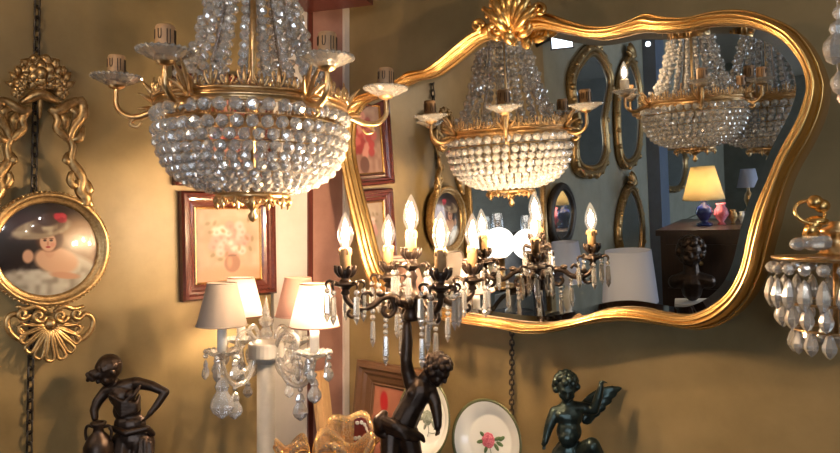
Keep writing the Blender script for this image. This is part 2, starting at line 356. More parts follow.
part('frame', fr, M['gilt'], gm)
cen = mi_.mean(0); nxt = np.roll(mi_, -1, 0)-np.roll(mi_, 1, 0); inw = np.cross(MP.n, nxt); inw /= np.linalg.norm(inw, axis=1)[:, None]
if ((cen-mi_)*inw).sum() < 0: inw = -inw
def smooth_loop(P, k):
    for _ in range(k): P = (np.roll(P, 1, 0)+2*P+np.roll(P, -1, 0))/4
    return P
ins = smooth_loop(mi_+inw*.013, 5)
gl = MB(); gl.add(np.concatenate([ins, mi_+(mi_-ins)*.15-MP.n*.0012]), [tuple(range(n))]+[(i, (i+1) % n, n+(i+1) % n, n+i) for i in range(n)], False)
if unit(np.cross(ins[1]-ins[0], cen-ins[0]))@MP.n < 0: gl.f = [tuple(reversed(q)) for q in gl.f]
part('mirror_glass', gl, M['mirror'], gm)
part('backing', MB().slab(smooth_loop(mi_*.6+mo*.4, 2), MP.n*-.042, MP.n*-.03), M['darkwood'], gm)
# crest
cr = MB()
def mp(px, py, h=0): return MP.pt(px, py, h)
base = (511, 36)
for i, (tx, ty, w0) in enumerate([(484, 9, 5), (490, -4, 6), (499, -12, 6.5), (509, -16, 7), (520, -12, 6.5), (529, -4, 6), (535, 6, 5)]):
    k = .0023*w0/6
    dx, dy = tx-base[0], ty-base[1]
    pts = [mp(base[0]+dx*t*.75+dx*.25*t**3, base[1]+dy*t, .022+.035*math.sin(t*PI*.62)) for t in np.linspace(0, 1, 8)]
    cr.tube(pts, [k*2.4, k*3.6, k*5, k*6.2, k*6.4, k*5.4, k*4, k*2.2], 10, res=2, flat=(MP.n, .55))
    tip = mp(tx, ty, .045); cr.ball(tip, .0065*w0/6)
    for sgn in (-1, 1):                                # lobes on the edges of every leaf
        for t in (.45, .65, .83):
            cr.ball(mp(base[0]+dx*t+sgn*3.0*abs(dy)/40, base[1]+dy*t+1.5, .034), (.0045, .0045, .007))
def volute(mb, c, r0, turns, hgt, sgn, a0, thick, nm=None):
    pts = []; rad = []
    for t in np.linspace(0, 1, 26):
        a = a0+sgn*turns*2*PI*t; r = r0*(1-.86*t)
        pts.append(mp(c[0]+r*math.cos(a), c[1]+r*math.sin(a), hgt+.012*t)); rad.append(thick*(1-.45*t))
    mb.tube(pts, rad, 8)
volute(cr, (497, 29), 9, 1.5, .03, 1, 1.2, .0075); volute(cr, (522, 26), 9, 1.5, .03, -1, 1.9, .0075)
volute(cr, (478, 26), 6, 1.3, .026, -1, 0, .006); volute(cr, (540, 10), 6.5, 1.3, .026, 1, 3.1, .006)
cr.tube([mp(482, 32, .025), mp(490, 27, .03), mp(500, 21, .036)], [.004, .008, .006], 8, res=3)
cr.tube([mp(545, 5, .025), mp(536, 12, .03), mp(524, 18, .036)], [.004, .008, .006], 8, res=3)
cr.ball(mp(511, 36, .03), (.016, .012, .018)); cr.ball(mp(511, 27, .036), (.008, .008, .014))
part('crest', cr, M['gilt'], gm)

# ------------------------------------------------------------------ crystal chandelier
def scroll(mb, f, pts, r, n=7, res=4): mb.tube([f(*p) for p in pts], r, n, res=res)
CH = at(253, HY, 1.262)
def candle_sleeve(mb, c, r, h):
    mb.lathe([(r*.92, 0), (r, h*.1), (r, h*.90), (r*.95, h*.97), (r*.85, h), (r*.6, h), (r*.55, h*.9), (0, h*.9)], 18, c)
    for k in range(7):                                # drip outlines round the sleeve
        a = k*2*PI/7; l = h*(.35+.35*hsh(k, 3)); d = .16
        pts = [np.asarray(c)+V3(r*1.03*math.cos(a+s), r*1.03*math.sin(a+s), z) for s, z in ((-d, h*.84), (-d, h-l), (-d*.5, h-l-.004), (d*.5, h-l-.004), (d, h-l), (d, h*.84))]
        mb.tube(pts, .0008, 4, mi=1)
def chandelier(C, angs, name_label, group=None, lit=()):
    X, Y_, Z = C
    t = thing('crystal_chandelier', name_label, 'chandelier', C+V3(0, 0, .03), group)
    P = lambda r, a, z: V3(X+r*math.cos(a), Y_+r*math.sin(a), Z+z)
    R0 = .166
    g = MB()
    for r, z, k in ((R0, .212, .004), (R0+.001, .222, .003), (R0-.002, .204, .0032)):
        g.tube([P(r, a, z) for a in np.linspace(0, 2*PI, 65)[:-1]], k, 6, True)
    g.lathe([(R0-.003, .203), (R0+.001, .208), (R0-.001, .214), (R0+.001, .220), (R0-.004, .222), (R0-.006, .212), (R0-.003, .203)], 64, C)
    for k in range(40):                               # openwork palmettes standing on the ring
        a = k*2*PI/40; h = .036 if k % 2 else .024
        g.tube([P(R0, a, .22), P(R0+.004, a, .22+h*.5), P(R0+.002, a, .22+h)], [.0026, .0032, .001], 6, res=2)
        for s in (-1, 1):
            g.tube([P(R0, a+s*.01, .222), P(R0+.003, a+s*.045, .222+h*.3), P(R0+.004, a+s*.06, .222+h*.62), P(R0+.004, a+s*.045, .222+h*.72), P(R0+.003, a+s*.035, .222+h*.55)], [.0017, .0019, .0017, .0013, .001], 5, res=2)
            g.ball(P(R0+.003, a+s*.07, .222+h*.2), .003, 6, 4)
        g.ball(P(R0+.003, a, .22+h*.35), .0042, 7, 5)
    part('gallery_ring', g, M['brass'], t)
    rows = [(.166, .196, .0118), (.165, .169, .0110), (.162, .149, .0105), (.157, .131, .0101), (.150, .115, .0097), (.140, .101, .0093), (.128, .090, .0089), (.113, .081, .0085), (.096, .074, .0081), (.078, .069, .0078)]
    for r, z, br in rows:
        b = MB(); cnt = int(2*PI*r/(br*2.12)); o = random.random()
        for i in range(cnt): b.bead(P(r, (i+o)*2*PI/cnt, z), br, (math.cos(i), math.sin(i), .5), 8)
        part('bead_row', b, M['crystal'], t)
    hb = MB()
    for r, z in ((.158, .182), (.150, .140), (.125, .093), (.06, .058)): hb.tube([P(r, a, z) for a in np.linspace(0, 2*PI, 49)[:-1]], .0016, 5, True)
    for k in range(12):
        a = k*PI/6; hb.tube([P(R0-.008, a, .21), P(.154, a, .16), P(.13, a, .105), P(.06, a, .058)], .0012, 5, res=2)
    part('bowl_frame', hb, M['brass'], t)
    bt = MB(); bt.lathe([(.062, .062), (.066, .058), (.064, .052), (.058, .052), (.062, .062)], 32, C)
    for k in range(14):
        a = k*2*PI/14; L = .022 if k % 2 else .014
        bt.tube([P(.063, a, .055), P(.066, a, .055-L*.5), P(.063, a, .055-L)], [.0035, .0048, .0012], 6, res=2)
        for s in (-1, 1): bt.tube([P(.064, a, .053), P(.066, a+s*.14, .053-L*.5), P(.066, a+s*.2, .053-L*.15)], [.002, .0026, .0014], 5, res=2)
    bt.lathe([(.0, .01), (.006, .014), (.009, .022), (.004, .03), (.012, .04), (.03, .05), (.06, .055)], 16, C)
    part('bottom_crown', bt, M['brass'], t)
    def wl(s): return .046+.084*(1-s)**1.9             # sweep of the upper strands
    ns = 20
    for k in range(ns):
        a = (k+.3)*2*PI/ns; b = MB(); z = .236; i = 0
        while z < .66:
            s = (z-.236)/.424; br = .0088-.0028*s; rj = .004*math.sin(i*2.1+k)
            b.bead(P(wl(s)+rj, a, z), br, (math.cos(i*2+k), math.sin(i*2+k), .6), 7); z += br*1.92; i += 1
        part('bead_strand', b, M['crystal'], t)
    for k in range(10):
        a = (k+.15)*2*PI/10; b = MB()
        for i in range(9):
            s = i/9; b.bead(P(wl(s)+.016+.012*(1-s), a, .24+.019*i), .0078, (math.cos(i*2+k), math.sin(i*2), .6), 7)
        part('short_bead_strand', b, M['crystal'], t)
    sp = MB()
    for k in range(8):
        a = (k+.5)*PI/4
        sp.tube([P(wl(s)-.012, a, .226+.434*s) for s in np.linspace(0, 1, 12)], .0048, 8, flat=((math.cos(a), math.sin(a), 0), .3))
    part('ribs', sp, M['chrome'], t)
    tc = MB(); tc.lathe([(.0, .64), (.052, .645), (.058, .655), (.05, .665), (.052, .68), (.03, .70), (.012, .72), (.008, .8), (0, .8)], 28, C)
    for k in range(16):
        a = k*PI/8; tc.tube([P(.054, a, .66), P(.062, a, .69), P(.064, a, .705)], [.004, .005, .001], 6)
    part('top_crown', tc, M['brass'], t)
    st = MB(); st.tube([P(0, 0, .05), P(0, 0, .65)], .005, 8); part('stem', st, M['brass'], t)
    ck = chain(P(0, 0, .80), V3(X, Y_, HC-.01), .03, .016, .003); part('suspension_chain', ck, M['brass'], t)
    for q, (a, ra) in enumerate(angs):
        m = MB(); k = ra/.235
        f = lambda r, z: P(r, a, z)
        scroll(m, f, [(.160, .214), (.178*k, .206), (.198*k, .198), (.218*k, .200), (.234*k, .215), (.236*k, .236), (.235*k, .248)], [.0062, .006, .0058, .0055, .005, .0045, .004])
        for s in (-1, 1):                             # leaf sprays at the root of the arm
            for d, zz in ((.02, .05), (.05, .025), (.06, -.004)):
                m.tube([P(.166, a+s*.02, .212), P(.180, a+s*d*1.6, .214+zz*.6), P(.196, a+s*d*2.4, .212+zz)], [.003, .004, .001], 6, res=2)
        m.tube([P(.2*k, a, .199), P(.212*k, a, .186), P(.200*k, a, .180), P(.192*k, a, .188)], [.004, .0035, .0028, .002], 6, res=3)
        am = part('arm', m, M['brass'], t)
        dish = MB(); o = P(ra, a, .252)
        dish.lathe([(0, .0), (.012, .0), (.030, .008), (.0405, .0155), (.042, .018), (.039, .0185), (.028, .013), (.012, .006), (0, .006)], 26, o, smooth=False)
        for i in range(26): dish.bead(o+V3(.0405*math.cos(i*2*PI/26), .0405*math.sin(i*2*PI/26), .0165), .0038, n=5)
        part('drip_pan', dish, M['dishglass'], am)
        cn = MB(); candle_sleeve(cn, o+V3(0, 0, .008), .0148, .047)
        cp = MB(); cp.lathe([(.004, -.006), (.013, -.002), (.016, .004), (.0165, .012), (.0155, .012)], 14, o); part('candle_cup', cp, M['brass'], am)
        if q in lit:
            part('candle_sleeve', cn, [M['candle_white'], M['candle_white']], am); bulb(am, o+V3(0, 0, .054), .062)
        else: part('candle_sleeve', cn, [M['candle_brown'], M['candle_lines']], am)
    return t
def bulb(parent, c, h=.062):
    r = h*.225; e = MB()
    e.lathe([(r*.5, 0), (r*.62, h*.06), (r*.9, h*.2), (r, h*.34), (r*.93, h*.5), (r*.68, h*.7), (r*.36, h*.87), (r*.14, h*.96), (0, h)], 16, c)
    b = part('bulb', e, M['bulbglass'], parent)
    fl = MB(); fl.lathe([(0, h*.12), (r*.34, h*.2), (r*.46, h*.36), (r*.34, h*.54), (0, h*.68)], 10, c); part('filament', fl, M['filament'], b)
D = math.radians
CHA = [(D(183.6), .24), (D(246.8), .217), (D(314), .223), (D(379.9), .25), (D(75), .235), (D(130), .235)]
ch = chandelier(CH, CHA, 'crystal bead chandelier with unlit candle sleeves hanging at upper left', 'basket chandeliers')
# two more hang further back in the shop, seen in the mirror
def clone(src, pos, rz, s, label, lit_bulb=None):
    c = copy_tree(src); c.location = Vector(pos+V3(0, 0, .03*s)); c.rotation_euler = (0, 0, rz); c.scale = (s, s, s); c['label'] = label; return c
c2 = clone(ch, via(694, 128, 2.55)-V3(0, 0, .135), 1.25, 1.05, 'bead chandelier reflected in the mirror above the cream shaded lamp, nearer one of the pair')
def pix(Pw): v = refl(Pw)-CAM; return 420+F*v[0]/v[1], HY-F*v[2]/v[1]
def lit_arm(c, s, rz):
    best = None
    for (a, ra), arm in zip(CHA, [o for o in c.children if o.name.startswith('arm')]):
        l = V3(ra*math.cos(a), ra*math.sin(a), .306-.03); wpt = V3(*c.location)+s*V3(l[0]*math.cos(rz)-l[1]*math.sin(rz), l[0]*math.sin(rz)+l[1]*math.cos(rz), l[2])
        if best is None or pix(wpt)[0] < best[0]: best = (pix(wpt)[0], arm, l)
    WORLD[best[1].name] = np.zeros(3); bulb(best[1], best[2], .062)
    for o in best[1].children:
        if o.name.startswith('candle_sleeve'): o.data = o.data.copy(); o.data.materials.clear(); o.data.materials.append(M['candle_white']); o.data.materials.append(M['candle_white'])
c3 = clone(ch, via(768, 128, 3.0)-V3(0, 0, .16), .5, 1.3, 'bead chandelier reflected at the right end of the mirror, farther one of the pair')
lit_arm(c2, 1.05, 1.25)

# ------------------------------------------------------------------ putto candelabra
CA = at(411, HY, 1.302)
cz = lambda z: V3(CA[0], CA[1], CZ+z)
TOPZ = CZ-.62                                         # top of the corner sideboard
def tb(px, Y): p = at(px, HY, Y); p[2] = TOPZ; return p
cand = thing('figure_candelabra', 'dark bronze boy holding up a lit five light candelabra with crystal drops', 'candelabra', V3(CA[0], CA[1], TOPZ))
def prism(mb, top, L, w, n=6):
    mb.lathe([(0, -L), (w*.95, -L*.76), (w*.72, -L*.70), (w, -L*.64), (w*.8, -L*.04), (0, 0)], n, top, smooth=False, ph=random.random())
def drop(parent, top, L, w, nb=1, br=.0052):
    b = MB(); z = np.asarray(top, float).copy()
    for i in range(nb): b.bead(z-V3(0, 0, br), br, (0, 1, .2), 8); z = z-V3(0, 0, br*2.15)
    pr = MB(); prism(pr, z, L, w); o = part('prism', pr, M['crystal'], parent); part('bead', b, M['crystal'], o)
hub = MB()
hub.lathe([(0, -.175), (.014, -.172), (.016, -.162), (.011, -.152), (.018, -.146), (.030, -.138), (.032, -.131), (.022, -.126), (.012, -.118), (.009, -.10), (.013, -.09), (.008, -.08), (.010, -.07), (.007, -.064), (.012, -.058), (0, -.056)], 18, V3(CA[0], CA[1], CZ))
for k in range(8):
    a = k*PI/4; hub.tube([cz(-.143)+V3(.02*math.cos(a), .02*math.sin(a), 0), cz(-.134)+V3(.034*math.cos(a), .034*math.sin(a), 0), cz(-.125)+V3(.036*math.cos(a), .036*math.sin(a), 0)], [.005, .0055, .002], 6)
part('hub', hub, M['bronze'], cand)
def cup_and_candle(parent, c, zc, ztop, hb, nd, pl):
    """leafy cup under a candle, with crystal drops hung round it"""
    c = V3(c[0], c[1], CZ); m = MB()
    m.lathe([(.004, zc-.034), (.009, zc-.030), (.006, zc-.024), (.012, zc-.018), (.025, zc-.014), (.026, zc-.011), (.012, zc-.009), (.007, zc-.004), (.012, zc+.003), (.0150, zc+.010), (.0135, zc+.013), (0, zc+.012)], 16, c)
    for k in range(6):
        a = k*PI/3; u = V3(math.cos(a), math.sin(a), 0)
        m.tube([c+u*.008+V3(0, 0, zc), c+u*.015+V3(0, 0, zc+.010), c+u*.0175+V3(0, 0, zc+.018), c+u*.0205+V3(0, 0, zc+.0175)], [.004, .0055, .004, .001], 6, res=2)
    for k in range(nd):
        a = k*2*PI/nd+.4; u = V3(math.cos(a), math.sin(a), 0)
        m.tube([c+u*.018+V3(0, 0, zc-.013), c+u*.030+V3(0, 0, zc-.008), c+u*.037+V3(0, 0, zc-.014), c+u*.034+V3(0, 0, zc-.021)], [.003, .0032, .0026, .0015], 6, res=2)
    o = part('candle_cup', m, M['bronze'], parent)
    s = MB(); s.lathe([(.0098, zc+.010), (.0102, ztop-.003), (.0092, ztop), (0, ztop)], 14, c)
    for k in range(4): a = k*1.6+.5; s.tube([c+V3(.0103*math.cos(a), .0103*math.sin(a), z) for z in (ztop-.002, ztop-.010-.004*hsh(k, 1))], [.002, .0028], 6)
    sl = part('candle_sleeve', s, M['candle_ivory'], parent)
    bulb(parent, c+V3(0, 0, ztop), hb)
    for k in range(nd):
        a = k*2*PI/nd+.4; drop(parent, c+V3(.0345*math.cos(a), .0345*math.sin(a), zc-.021), pl, .0062)
for deg in (-66, 22, 112, 203):
    a = D(deg); u = V3(math.cos(a), math.sin(a), 0); r = .127
    f = lambda rr, z: cz(z)+u*rr
    m = MB()
    scroll(m, f, [(.022, -.134), (.040, -.125), (.058, -.128), (.074, -.140), (.095, -.146), (.115, -.138), (.126, -.126), (.127, -.114)], [.0075, .007, .0065, .006, .006, .006, .0055, .005])
    scroll(m, f, [(.040, -.125), (.032, -.150), (.046, -.162), (.056, -.152), (.050, -.143)], [.006, .0055, .005, .0045, .004])
    scroll(m, f, [(.085, -.145), (.095, -.126), (.084, -.116), (.076, -.124)], [.005, .0045, .004, .003])
    scroll(m, f, [(.100, -.146), (.112, -.160), (.122, -.154), (.118, -.146)], [.0045, .004, .0035, .003])
    for rr, zz in ((.06, -.12), (.105, -.131)): m.ball(f(rr, zz), (.009, .009, .006))
    am = part('arm', m, M['bronze'], cand)
    cup_and_candle(am, f(r, 0), -.087, -.035, .064, 5, .052)
    drop(am, f(.050, -.163), .058, .0058, 3)
    drop(am, f(.075, -.146), .05, .0058, 2)
cup_and_candle(cand, CA, -.057, -.004, .067, 6, .048)

# ------------------------------------------------------------------ sculpted figures
def hand(mb, wr, d, side, s, curl=.3, up=None):
    d = unit(d); side = unit(side-(side@d)*d); nrm = np.cross(d, side)
    Rm = np.column_stack([side, d, nrm]); mb.ball(wr+d*.5*s, (.36*s, .52*s, .2*s), 10, 8, R=Rm)
    for i, (o, L) in enumerate(((-.27, .62), (-.09, .72), (.09, .68), (.27, .52))):
        b = wr+d*.85*s+side*o*s; L *= s; p1 = b+(d*math.cos(curl)+nrm*math.sin(curl))*L*.5; p2 = p1+(d*math.cos(curl*2.4)+nrm*math.sin(curl*2.4))*L*.5
        mb.cap([b, p1, p2], [.105*s, .095*s, .075*s], 6)
    b = wr+d*.3*s-side*.3*s; p1 = b+(d*.7-side*.6+nrm*.3)*.36*s; mb.cap([b, p1, p1+(d*.9+nrm*.5)*.26*s], [.13*s, .11*s, .085*s], 6)
def head(mb, c, R, fw, up, mouth=True):
    fw = unit(fw); up = unit(up-(up@fw)*fw); sd = np.cross(fw, up); Rm = np.column_stack([sd, fw, up])
    L = lambda x, y, z: c+(sd*x+fw*y+up*z)*R
    mb.ball(L(0, -.08, .12), (.86*R, 1.0*R, .95*R), 14, 10, R=Rm)
    mb.ball(L(0, .32, -.38), (.60*R, .62*R, .66*R), 12, 8, R=Rm)
    mb.ball(L(0, .72, -.84), (.22*R, .2*R, .18*R), 8, 6, R=Rm)
    for s in (-1, 1):
        mb.ball(L(s*.38, .62, -.42), (.26*R, .26*R, .26*R), 8, 6)
        mb.ball(L(s*.33, .83, -.02), (.16*R, .1*R, .10*R), 8, 6, R=Rm)
        mb.cap([L(s*.12, .95, .14), L(s*.45, .82, .17)], [.09*R, .08*R], 6)
        mb.ball(L(s*.88, -.02, -.12), (.1*R, .2*R, .27*R), 8, 6, R=Rm)
    mb.cap([L(0, .92, .1), L(0, 1.06, -.28)], [.1*R, .15*R], 8)
    mb.cap([L(-.17, .86, -.56), L(.17, .86, -.56)], [.09*R, .09*R], 6); mb.cap([L(-.14, .84, -.68), L(.14, .84, -.68)], [.09*R, .09*R], 6)
    return L
def curls(mb, L, R, n, fn, r0=.22):
    for i in range(n):
        u = 1-2*(i+.5)/n; a = i*2.39996; x, y, z = math.sqrt(1-u*u)*math.cos(a), math.sqrt(1-u*u)*math.sin(a), u
        if fn(x, y, z): mb.ball(L(x*.86, y*.98-.08, z*.96+.12), R*(r0+.12*hsh(i, 2)), 8, 6)
q = lambda px, py, dy=0, Y=1.302: at(px, py, Y+dy)
# the boy who carries the lights
S = 1.302/700
bo = MB()
bo.cap([q(421, 384), q(426, 376, -.004)], [7.2*S, 6.6*S])
HL = head(bo, q(437, 369.5, -.012), 13.6*S, V3(.66, -.42, -.55), V3(.50, -.12, .82))
bo.cap([q(411, 383), q(421, 386, -.002), q(430, 389, -.002)], [7.6*S, 9.5*S, 7.4*S])
bo.cap([q(420, 390, -.002), q(413, 404, -.003), q(405, 420, -.001)], [12.8*S, 12.6*S, 14*S])
bo.ball(q(411, 409, -.012), (9.5*S, 7*S, 10*S)); bo.ball(q(401, 428), (16.5*S, 13*S, 13*S))
for px, py in ((412, 393), (423, 396)): bo.ball(q(px, py, -.016), (5.5*S, 3.6*S, 4.6*S))
bo.cap([q(411, 384), q(407.5, 371), q(406, 360, -.004), q(407, 343, -.002), q(407, 325)], [7.4*S, 7*S, 6*S, 6*S, 4.8*S])
hand(bo, q(407, 326), V3(.02, 0, 1), V3(1, 0, 0), 9*S, .5)
bo.cap([q(430, 390), q(435, 403, -.008), q(437, 414, -.012), q(438, 426, -.018)], [7.2*S, 6.4*S, 5.4*S, 4.0*S])
hand(bo, q(438, 425, -.018), V3(-.02, -.1, -1), V3(.8, -.5, 0), 8*S, .55)
bo.cap([q(391, 434), q(390, 462, -.01), q(390, 478, -.006), q(392, 505, .01), q(392, 524, .012)], [11.5*S, 9.5*S, 7.6*S, 7.4*S, 5*S])
bo.cap([q(408, 434), q(414, 462, -.004), q(415, 478, .002), q(413, 505, .008), q(412, 524, .012)], [11.5*S, 9.5*S, 7.6*S, 7.4*S, 5*S])
for px in (391, 412): bo.cap([q(px, 527, .014), q(px+1, 530, -.02)], [5.2*S, 4.2*S])
part('figure', fused(bo, .0017, 9), M['bronze'], cand)
hr = MB(); curls(hr, HL, 13.6*S, 64, lambda x, y, z: (y < .35 and z > -.55) or z > .45, .23); part('hair', fused(hr, .0013, 1), M['bronze'], cand)
dr = MB()
dr.cap([q(384, 420, -.014), q(394, 425, -.024), q(405, 430, -.024), q(415, 434, -.014), q(419, 436, .004)], [5*S, 5.5*S, 5*S, 4.5*S, 4*S])
dr.cap([q(384, 414, -.006), q(379, 421, -.010), q(380, 431, -.008), q(387, 436, -.012)], [4.5*S, 6.5*S, 6.5*S, 4.5*S])
dr.ball(q(381, 425, -.012), (7.5*S, 7*S, 9*S))
for k in range(3): dr.cap([q(384+k*2, 424+k*4, -.022), q(402+k*2, 432+k*3, -.031), q(417, 437+k*2, -.016)], [2.4*S, 2.8*S, 2.2*S], 8)
dr.cap([q(412, 432, -.016), q(421, 437, -.012), q(424, 441, -.01)], [4.5*S, 3.6*S, 2*S])
part('loincloth', fused(dr, .0018, 3), M['bronze'], cand)
pl_ = MB(); pl_.lathe([(.040, TOPZ), (.042, TOPZ+.008), (.038, TOPZ+.014), (.036, TOPZ+.026), (.037, TOPZ+.030), (.034, TOPZ+.0335), (0, TOPZ+.0335)], 28, V3(q(402, 0)[0], CA[1], 0)); part('base', pl_, M['bronze'], cand)

# woman with a jar
YW = 1.385; S = YW/700; q = lambda px, py, dy=0: at(px, py, YW+dy)
wo = thing('woman_figurine', 'dark bronze figurine of a woman leaning on a jar with hand on hip', 'statue', tb(126, YW))
b = MB()
HL = head(b, q(108.5, 370, -.012), 13.4*S, V3(-.62, -.55, -.52), V3(-.30, -.16, .9))
b.cap([q(113, 380), q(119, 388)], [5.2*S, 6*S])
b.cap([q(107, 391), q(122, 387), q(136, 383, .004)], [6.5*S, 8*S, 6.6*S])
b.ball(q(122, 396, -.004), (13.5*S, 9*S, 12*S), R=Matrix.Rotation(.15, 3, 'Y')); b.ball(q(127, 410), (14.5*S, 9.5*S, 13*S)); b.ball(q(130, 424), (16.5*S, 11*S, 12*S)); b.ball(q(133, 438), (19*S, 13*S, 15*S))
for px, py in ((116, 398), (131, 395)): b.ball(q(px, py, -.016), (5.6*S, 5.2*S, 5.4*S))
b.cap([q(138, 383), q(152, 386, -.004), q(165.5, 392, -.004)], [6.2*S, 5.2*S, 4.3*S]); b.cap([q(165.5, 392, -.004), q(157, 405, -.012), q(149.5, 414, -.018)], [4.3*S, 3.9*S, 2.9*S])
hand(b, q(149.5, 414, -.018), V3(-.6, -.25, -.8), V3(-.5, -.8, 0), 7*S, .3)
b.cap([q(106, 391), q(98, 401, -.008), q(94, 410, -.016)], [6.0*S, 5.2*S, 4.4*S]); b.cap([q(94, 410, -.016), q(95, 418, -.02)], [4.4*S, 3.4*S])
hand(b, q(95, 417, -.02), V3(.25, .1, -1), V3(1, -.3, 0), 6.5*S, .4)
b.cap([q(124, 442), q(120, 470, -.02), q(120, 492, -.01), q(122, 520)], [13*S, 11*S, 9*S, 7*S]); b.cap([q(142, 442), q(142, 472, -.008), q(140, 495, .004), q(139, 522, .01)], [13*S, 11*S, 9*S, 7*S])
for px in (121, 139): b.cap([q(px, 528, .008), q(px-2, 531, -.03)], [5*S, 4*S])
part('figure', fused(b, .0018), M['bronze'], wo)
h = MB(); h.ball(HL(0, -.2, .2), np.array((.93, .98, .93))*13.4*S, 14, 10)
for k in range(9):
    a = k/8*PI; h.cap([HL(-.75*math.cos(a), .45-.2*math.sin(a), .35+.5*math.sin(a)), HL(-.95*math.cos(a), -.35, .1+.8*math.sin(a)), HL(-.4*math.cos(a), -.95, .0)], [.10*12.6*S]*3, 6)
h.cap([q(102, 372, -.028), q(96, 375, -.03)], [3.6*S, 4.2*S])
for x_, y_, r_ in ((92, 373, 3.4), (90, 377, 3.2), (93, 379, 3.2), (87.5, 374.5, 2.4), (88, 380, 2.2), (95, 371.5, 2.8)): h.ball(q(x_, y_, -.03), r_*S)
part('hair', fused(h, .0016, 3), M['bronze'], wo)
g = MB()
for t in range(5): g.cap([q(110+t*2, 395+t*4, -.02), q(122, 402+t*3.4, -.026), q(136, 404+t*2.6-t*t*.2, -.018), q(139, 396+t*3, 0)], [2.2*S]*4, 8)
g.cap([q(140, 386, -.012), q(134, 395, -.022), q(120, 405, -.024)], [2*S, 2.6*S, 2*S], 8)
for t in range(7): g.cap([q(120+t*5, 440+abs(t-5)*2.5, -.020+.002*abs(t-4)), q(113+t*6.6, 470, -.030+.003*abs(t-4)), q(112+t*6.8, 515, -.028+.003*abs(t-4))], [2.4*S, 4.6*S, 5*S], 8)
g.cap([q(111, 428, -.012), q(126, 433, -.028), q(147, 428, -.018), q(153, 434, 0)], [3*S, 4*S, 3.4*S, 3*S], 8)
part('draped_dress', fused(g, .0018, 9), M['bronze'], wo)
j = MB(); jc = q(98.5, HY, -.035); jz = lambda py: (HY-py)/F*(YW-.035)+CZ
j.lathe([(0, jz(520)), (9*S, jz(518)), (8*S, jz(505)), (11*S, jz(485)), (14.2*S, jz(462)), (14*S, jz(446)), (10*S, jz(437)), (5.2*S, jz(432)), (4.8*S, jz(428)), (7.4*S, jz(424)), (7.4*S, jz(422)), (5*S, jz(422)), (4*S, jz(428)), (0, jz(430))], 24, V3(jc[0], jc[1], 0))
for s in (-1, 1): j.tube([q(98.5+s*5, 427, -.035), q(98.5+s*11, 426, -.035), q(98.5+s*13, 432, -.035), q(98.5+s*12, 440, -.035)], 1.5*S, 7, res=4)
part('jar', j, M['bronze'], wo)
part('base', MB().lathe([(.085, TOPZ), (.088, TOPZ+.008), (.078, TOPZ+.016), (.074, TOPZ+.028), (0, TOPZ+.028)], 30, V3(q(126, 0)[0], YW-.01, 0)).lathe([(.03, TOPZ+.028), (.028, jz(518)), (0, jz(518))], 16, V3(jc[0], jc[1], 0)), M['bronze'], wo)

# winged cupid
YC = 1.36; S = YC/700; q = lambda px, py, dy=0: at(px, py, YC+dy)
cu = thing('cupid_figurine', 'green bronze winged cupid figurine raising one arm beneath the mirror', 'statue', tb(570, YC))
b = MB()
HL = head(b, q(566, 387, -.01), 12.6*S, V3(-.05, -.9, -.28), V3(.03, -.25, .95))
b.cap([q(567, 400), q(568, 406)], [6*S, 6.4*S]); b.cap([q(557, 412), q(570, 409), q(583, 408)], [6.4*S, 9*S, 6.4*S])
b.ball(q(569, 417, -.004), (14*S, 9.5*S, 12*S)); b.ball(q(569, 431, -.006), (13*S, 10.5*S, 13*S)); b.ball(q(568, 438, -.016), (10*S, 7*S, 9*S)); b.ball(q(570, 450), (15.5*S, 12*S, 12*S))
for px in (562, 576): b.ball(q(px, 416, -.013), (5.8*S, 3.2*S, 4.6*S))
b.cap([q(555, 412), q(550, 424, -.006), q(547.5, 432, -.008), q(545, 442, -.014)], [6*S, 5.2*S, 4.4*S, 3.2*S]); hand(b, q(545, 441, -.014), V3(-.15, -.05, -1), V3(.9, -.4, 0), 6.2*S, .25)
b.cap([q(584, 408), q(594, 410, -.01)], [6.2*S, 5*S]); b.cap([q(594, 410, -.01), q(598, 398, -.014), q(601, 387, -.016)], [5*S, 4.4*S, 3.2*S]); hand(b, q(601, 388, -.016), V3(.25, 0, 1), V3(.9, .3, 0), 6.4*S, 1.0)
b.cap([q(602.5, 381, -.018), q(607.5, 383, -.02)], [1.3*S, .9*S], 6)
b.cap([q(577, 455), q(592, 446, -.035), q(603, 468, -.03), q(604, 492, 0)], [10.5*S, 8.6*S, 7*S, 5*S]); b.cap([q(562, 455), q(560, 485, -.01), q(561, 510, 0), q(561, 532, .01)], [11*S, 9*S, 7.4*S, 5*S])
b.cap([q(561, 536, .01), q(559, 540, -.025)], [5*S, 4*S]); b.cap([q(604, 494, 0), q(609, 498, -.03)], [5*S, 4*S])
part('figure', fused(b, .0017, 9), M['green_bronze'], cu)
h = MB(); curls(h, HL, 12.6*S, 64, lambda x, y, z: (y < .3 and z > -.6) or z > .5, .23); part('hair', fused(h, .0012, 1), M['green_bronze'], cu)
def wing(root, tips, s):
    m = MB()
    for i, (tx, ty, dy, w_) in enumerate(tips):
        r0 = root(i); tip = q(tx, ty, dy); mid = (r0+tip)/2+V3(0, .008, .004)
        m.tube([r0, r0*.6+mid*.4, mid, mid*.4+tip*.6, tip], [w_*.6*S, w_*S, w_*S, w_*.8*S, w_*.15*S], 8, res=2, flat=((.15, -1, .1), .35))
    m.cap([root(0), q(tips[0][0]*.5+584*.5, tips[0][1]*.5+402*.5, tips[0][2]*.5+.02)], [4*S, 2.2*S])
    return m
part('wing', fused(wing(lambda i: q(583+i*.8, 405+i*2.6, .022), [(622, 388, .03, 6.4), (617, 394, .03, 6.4), (612, 401, .03, 6.4), (606, 408, .028, 6.4), (600, 414, .026, 6.4), (593, 420, .024, 6.4), (587, 422, .022, 6.4)], 1), .0016, 2), M['green_bronze'], cu)
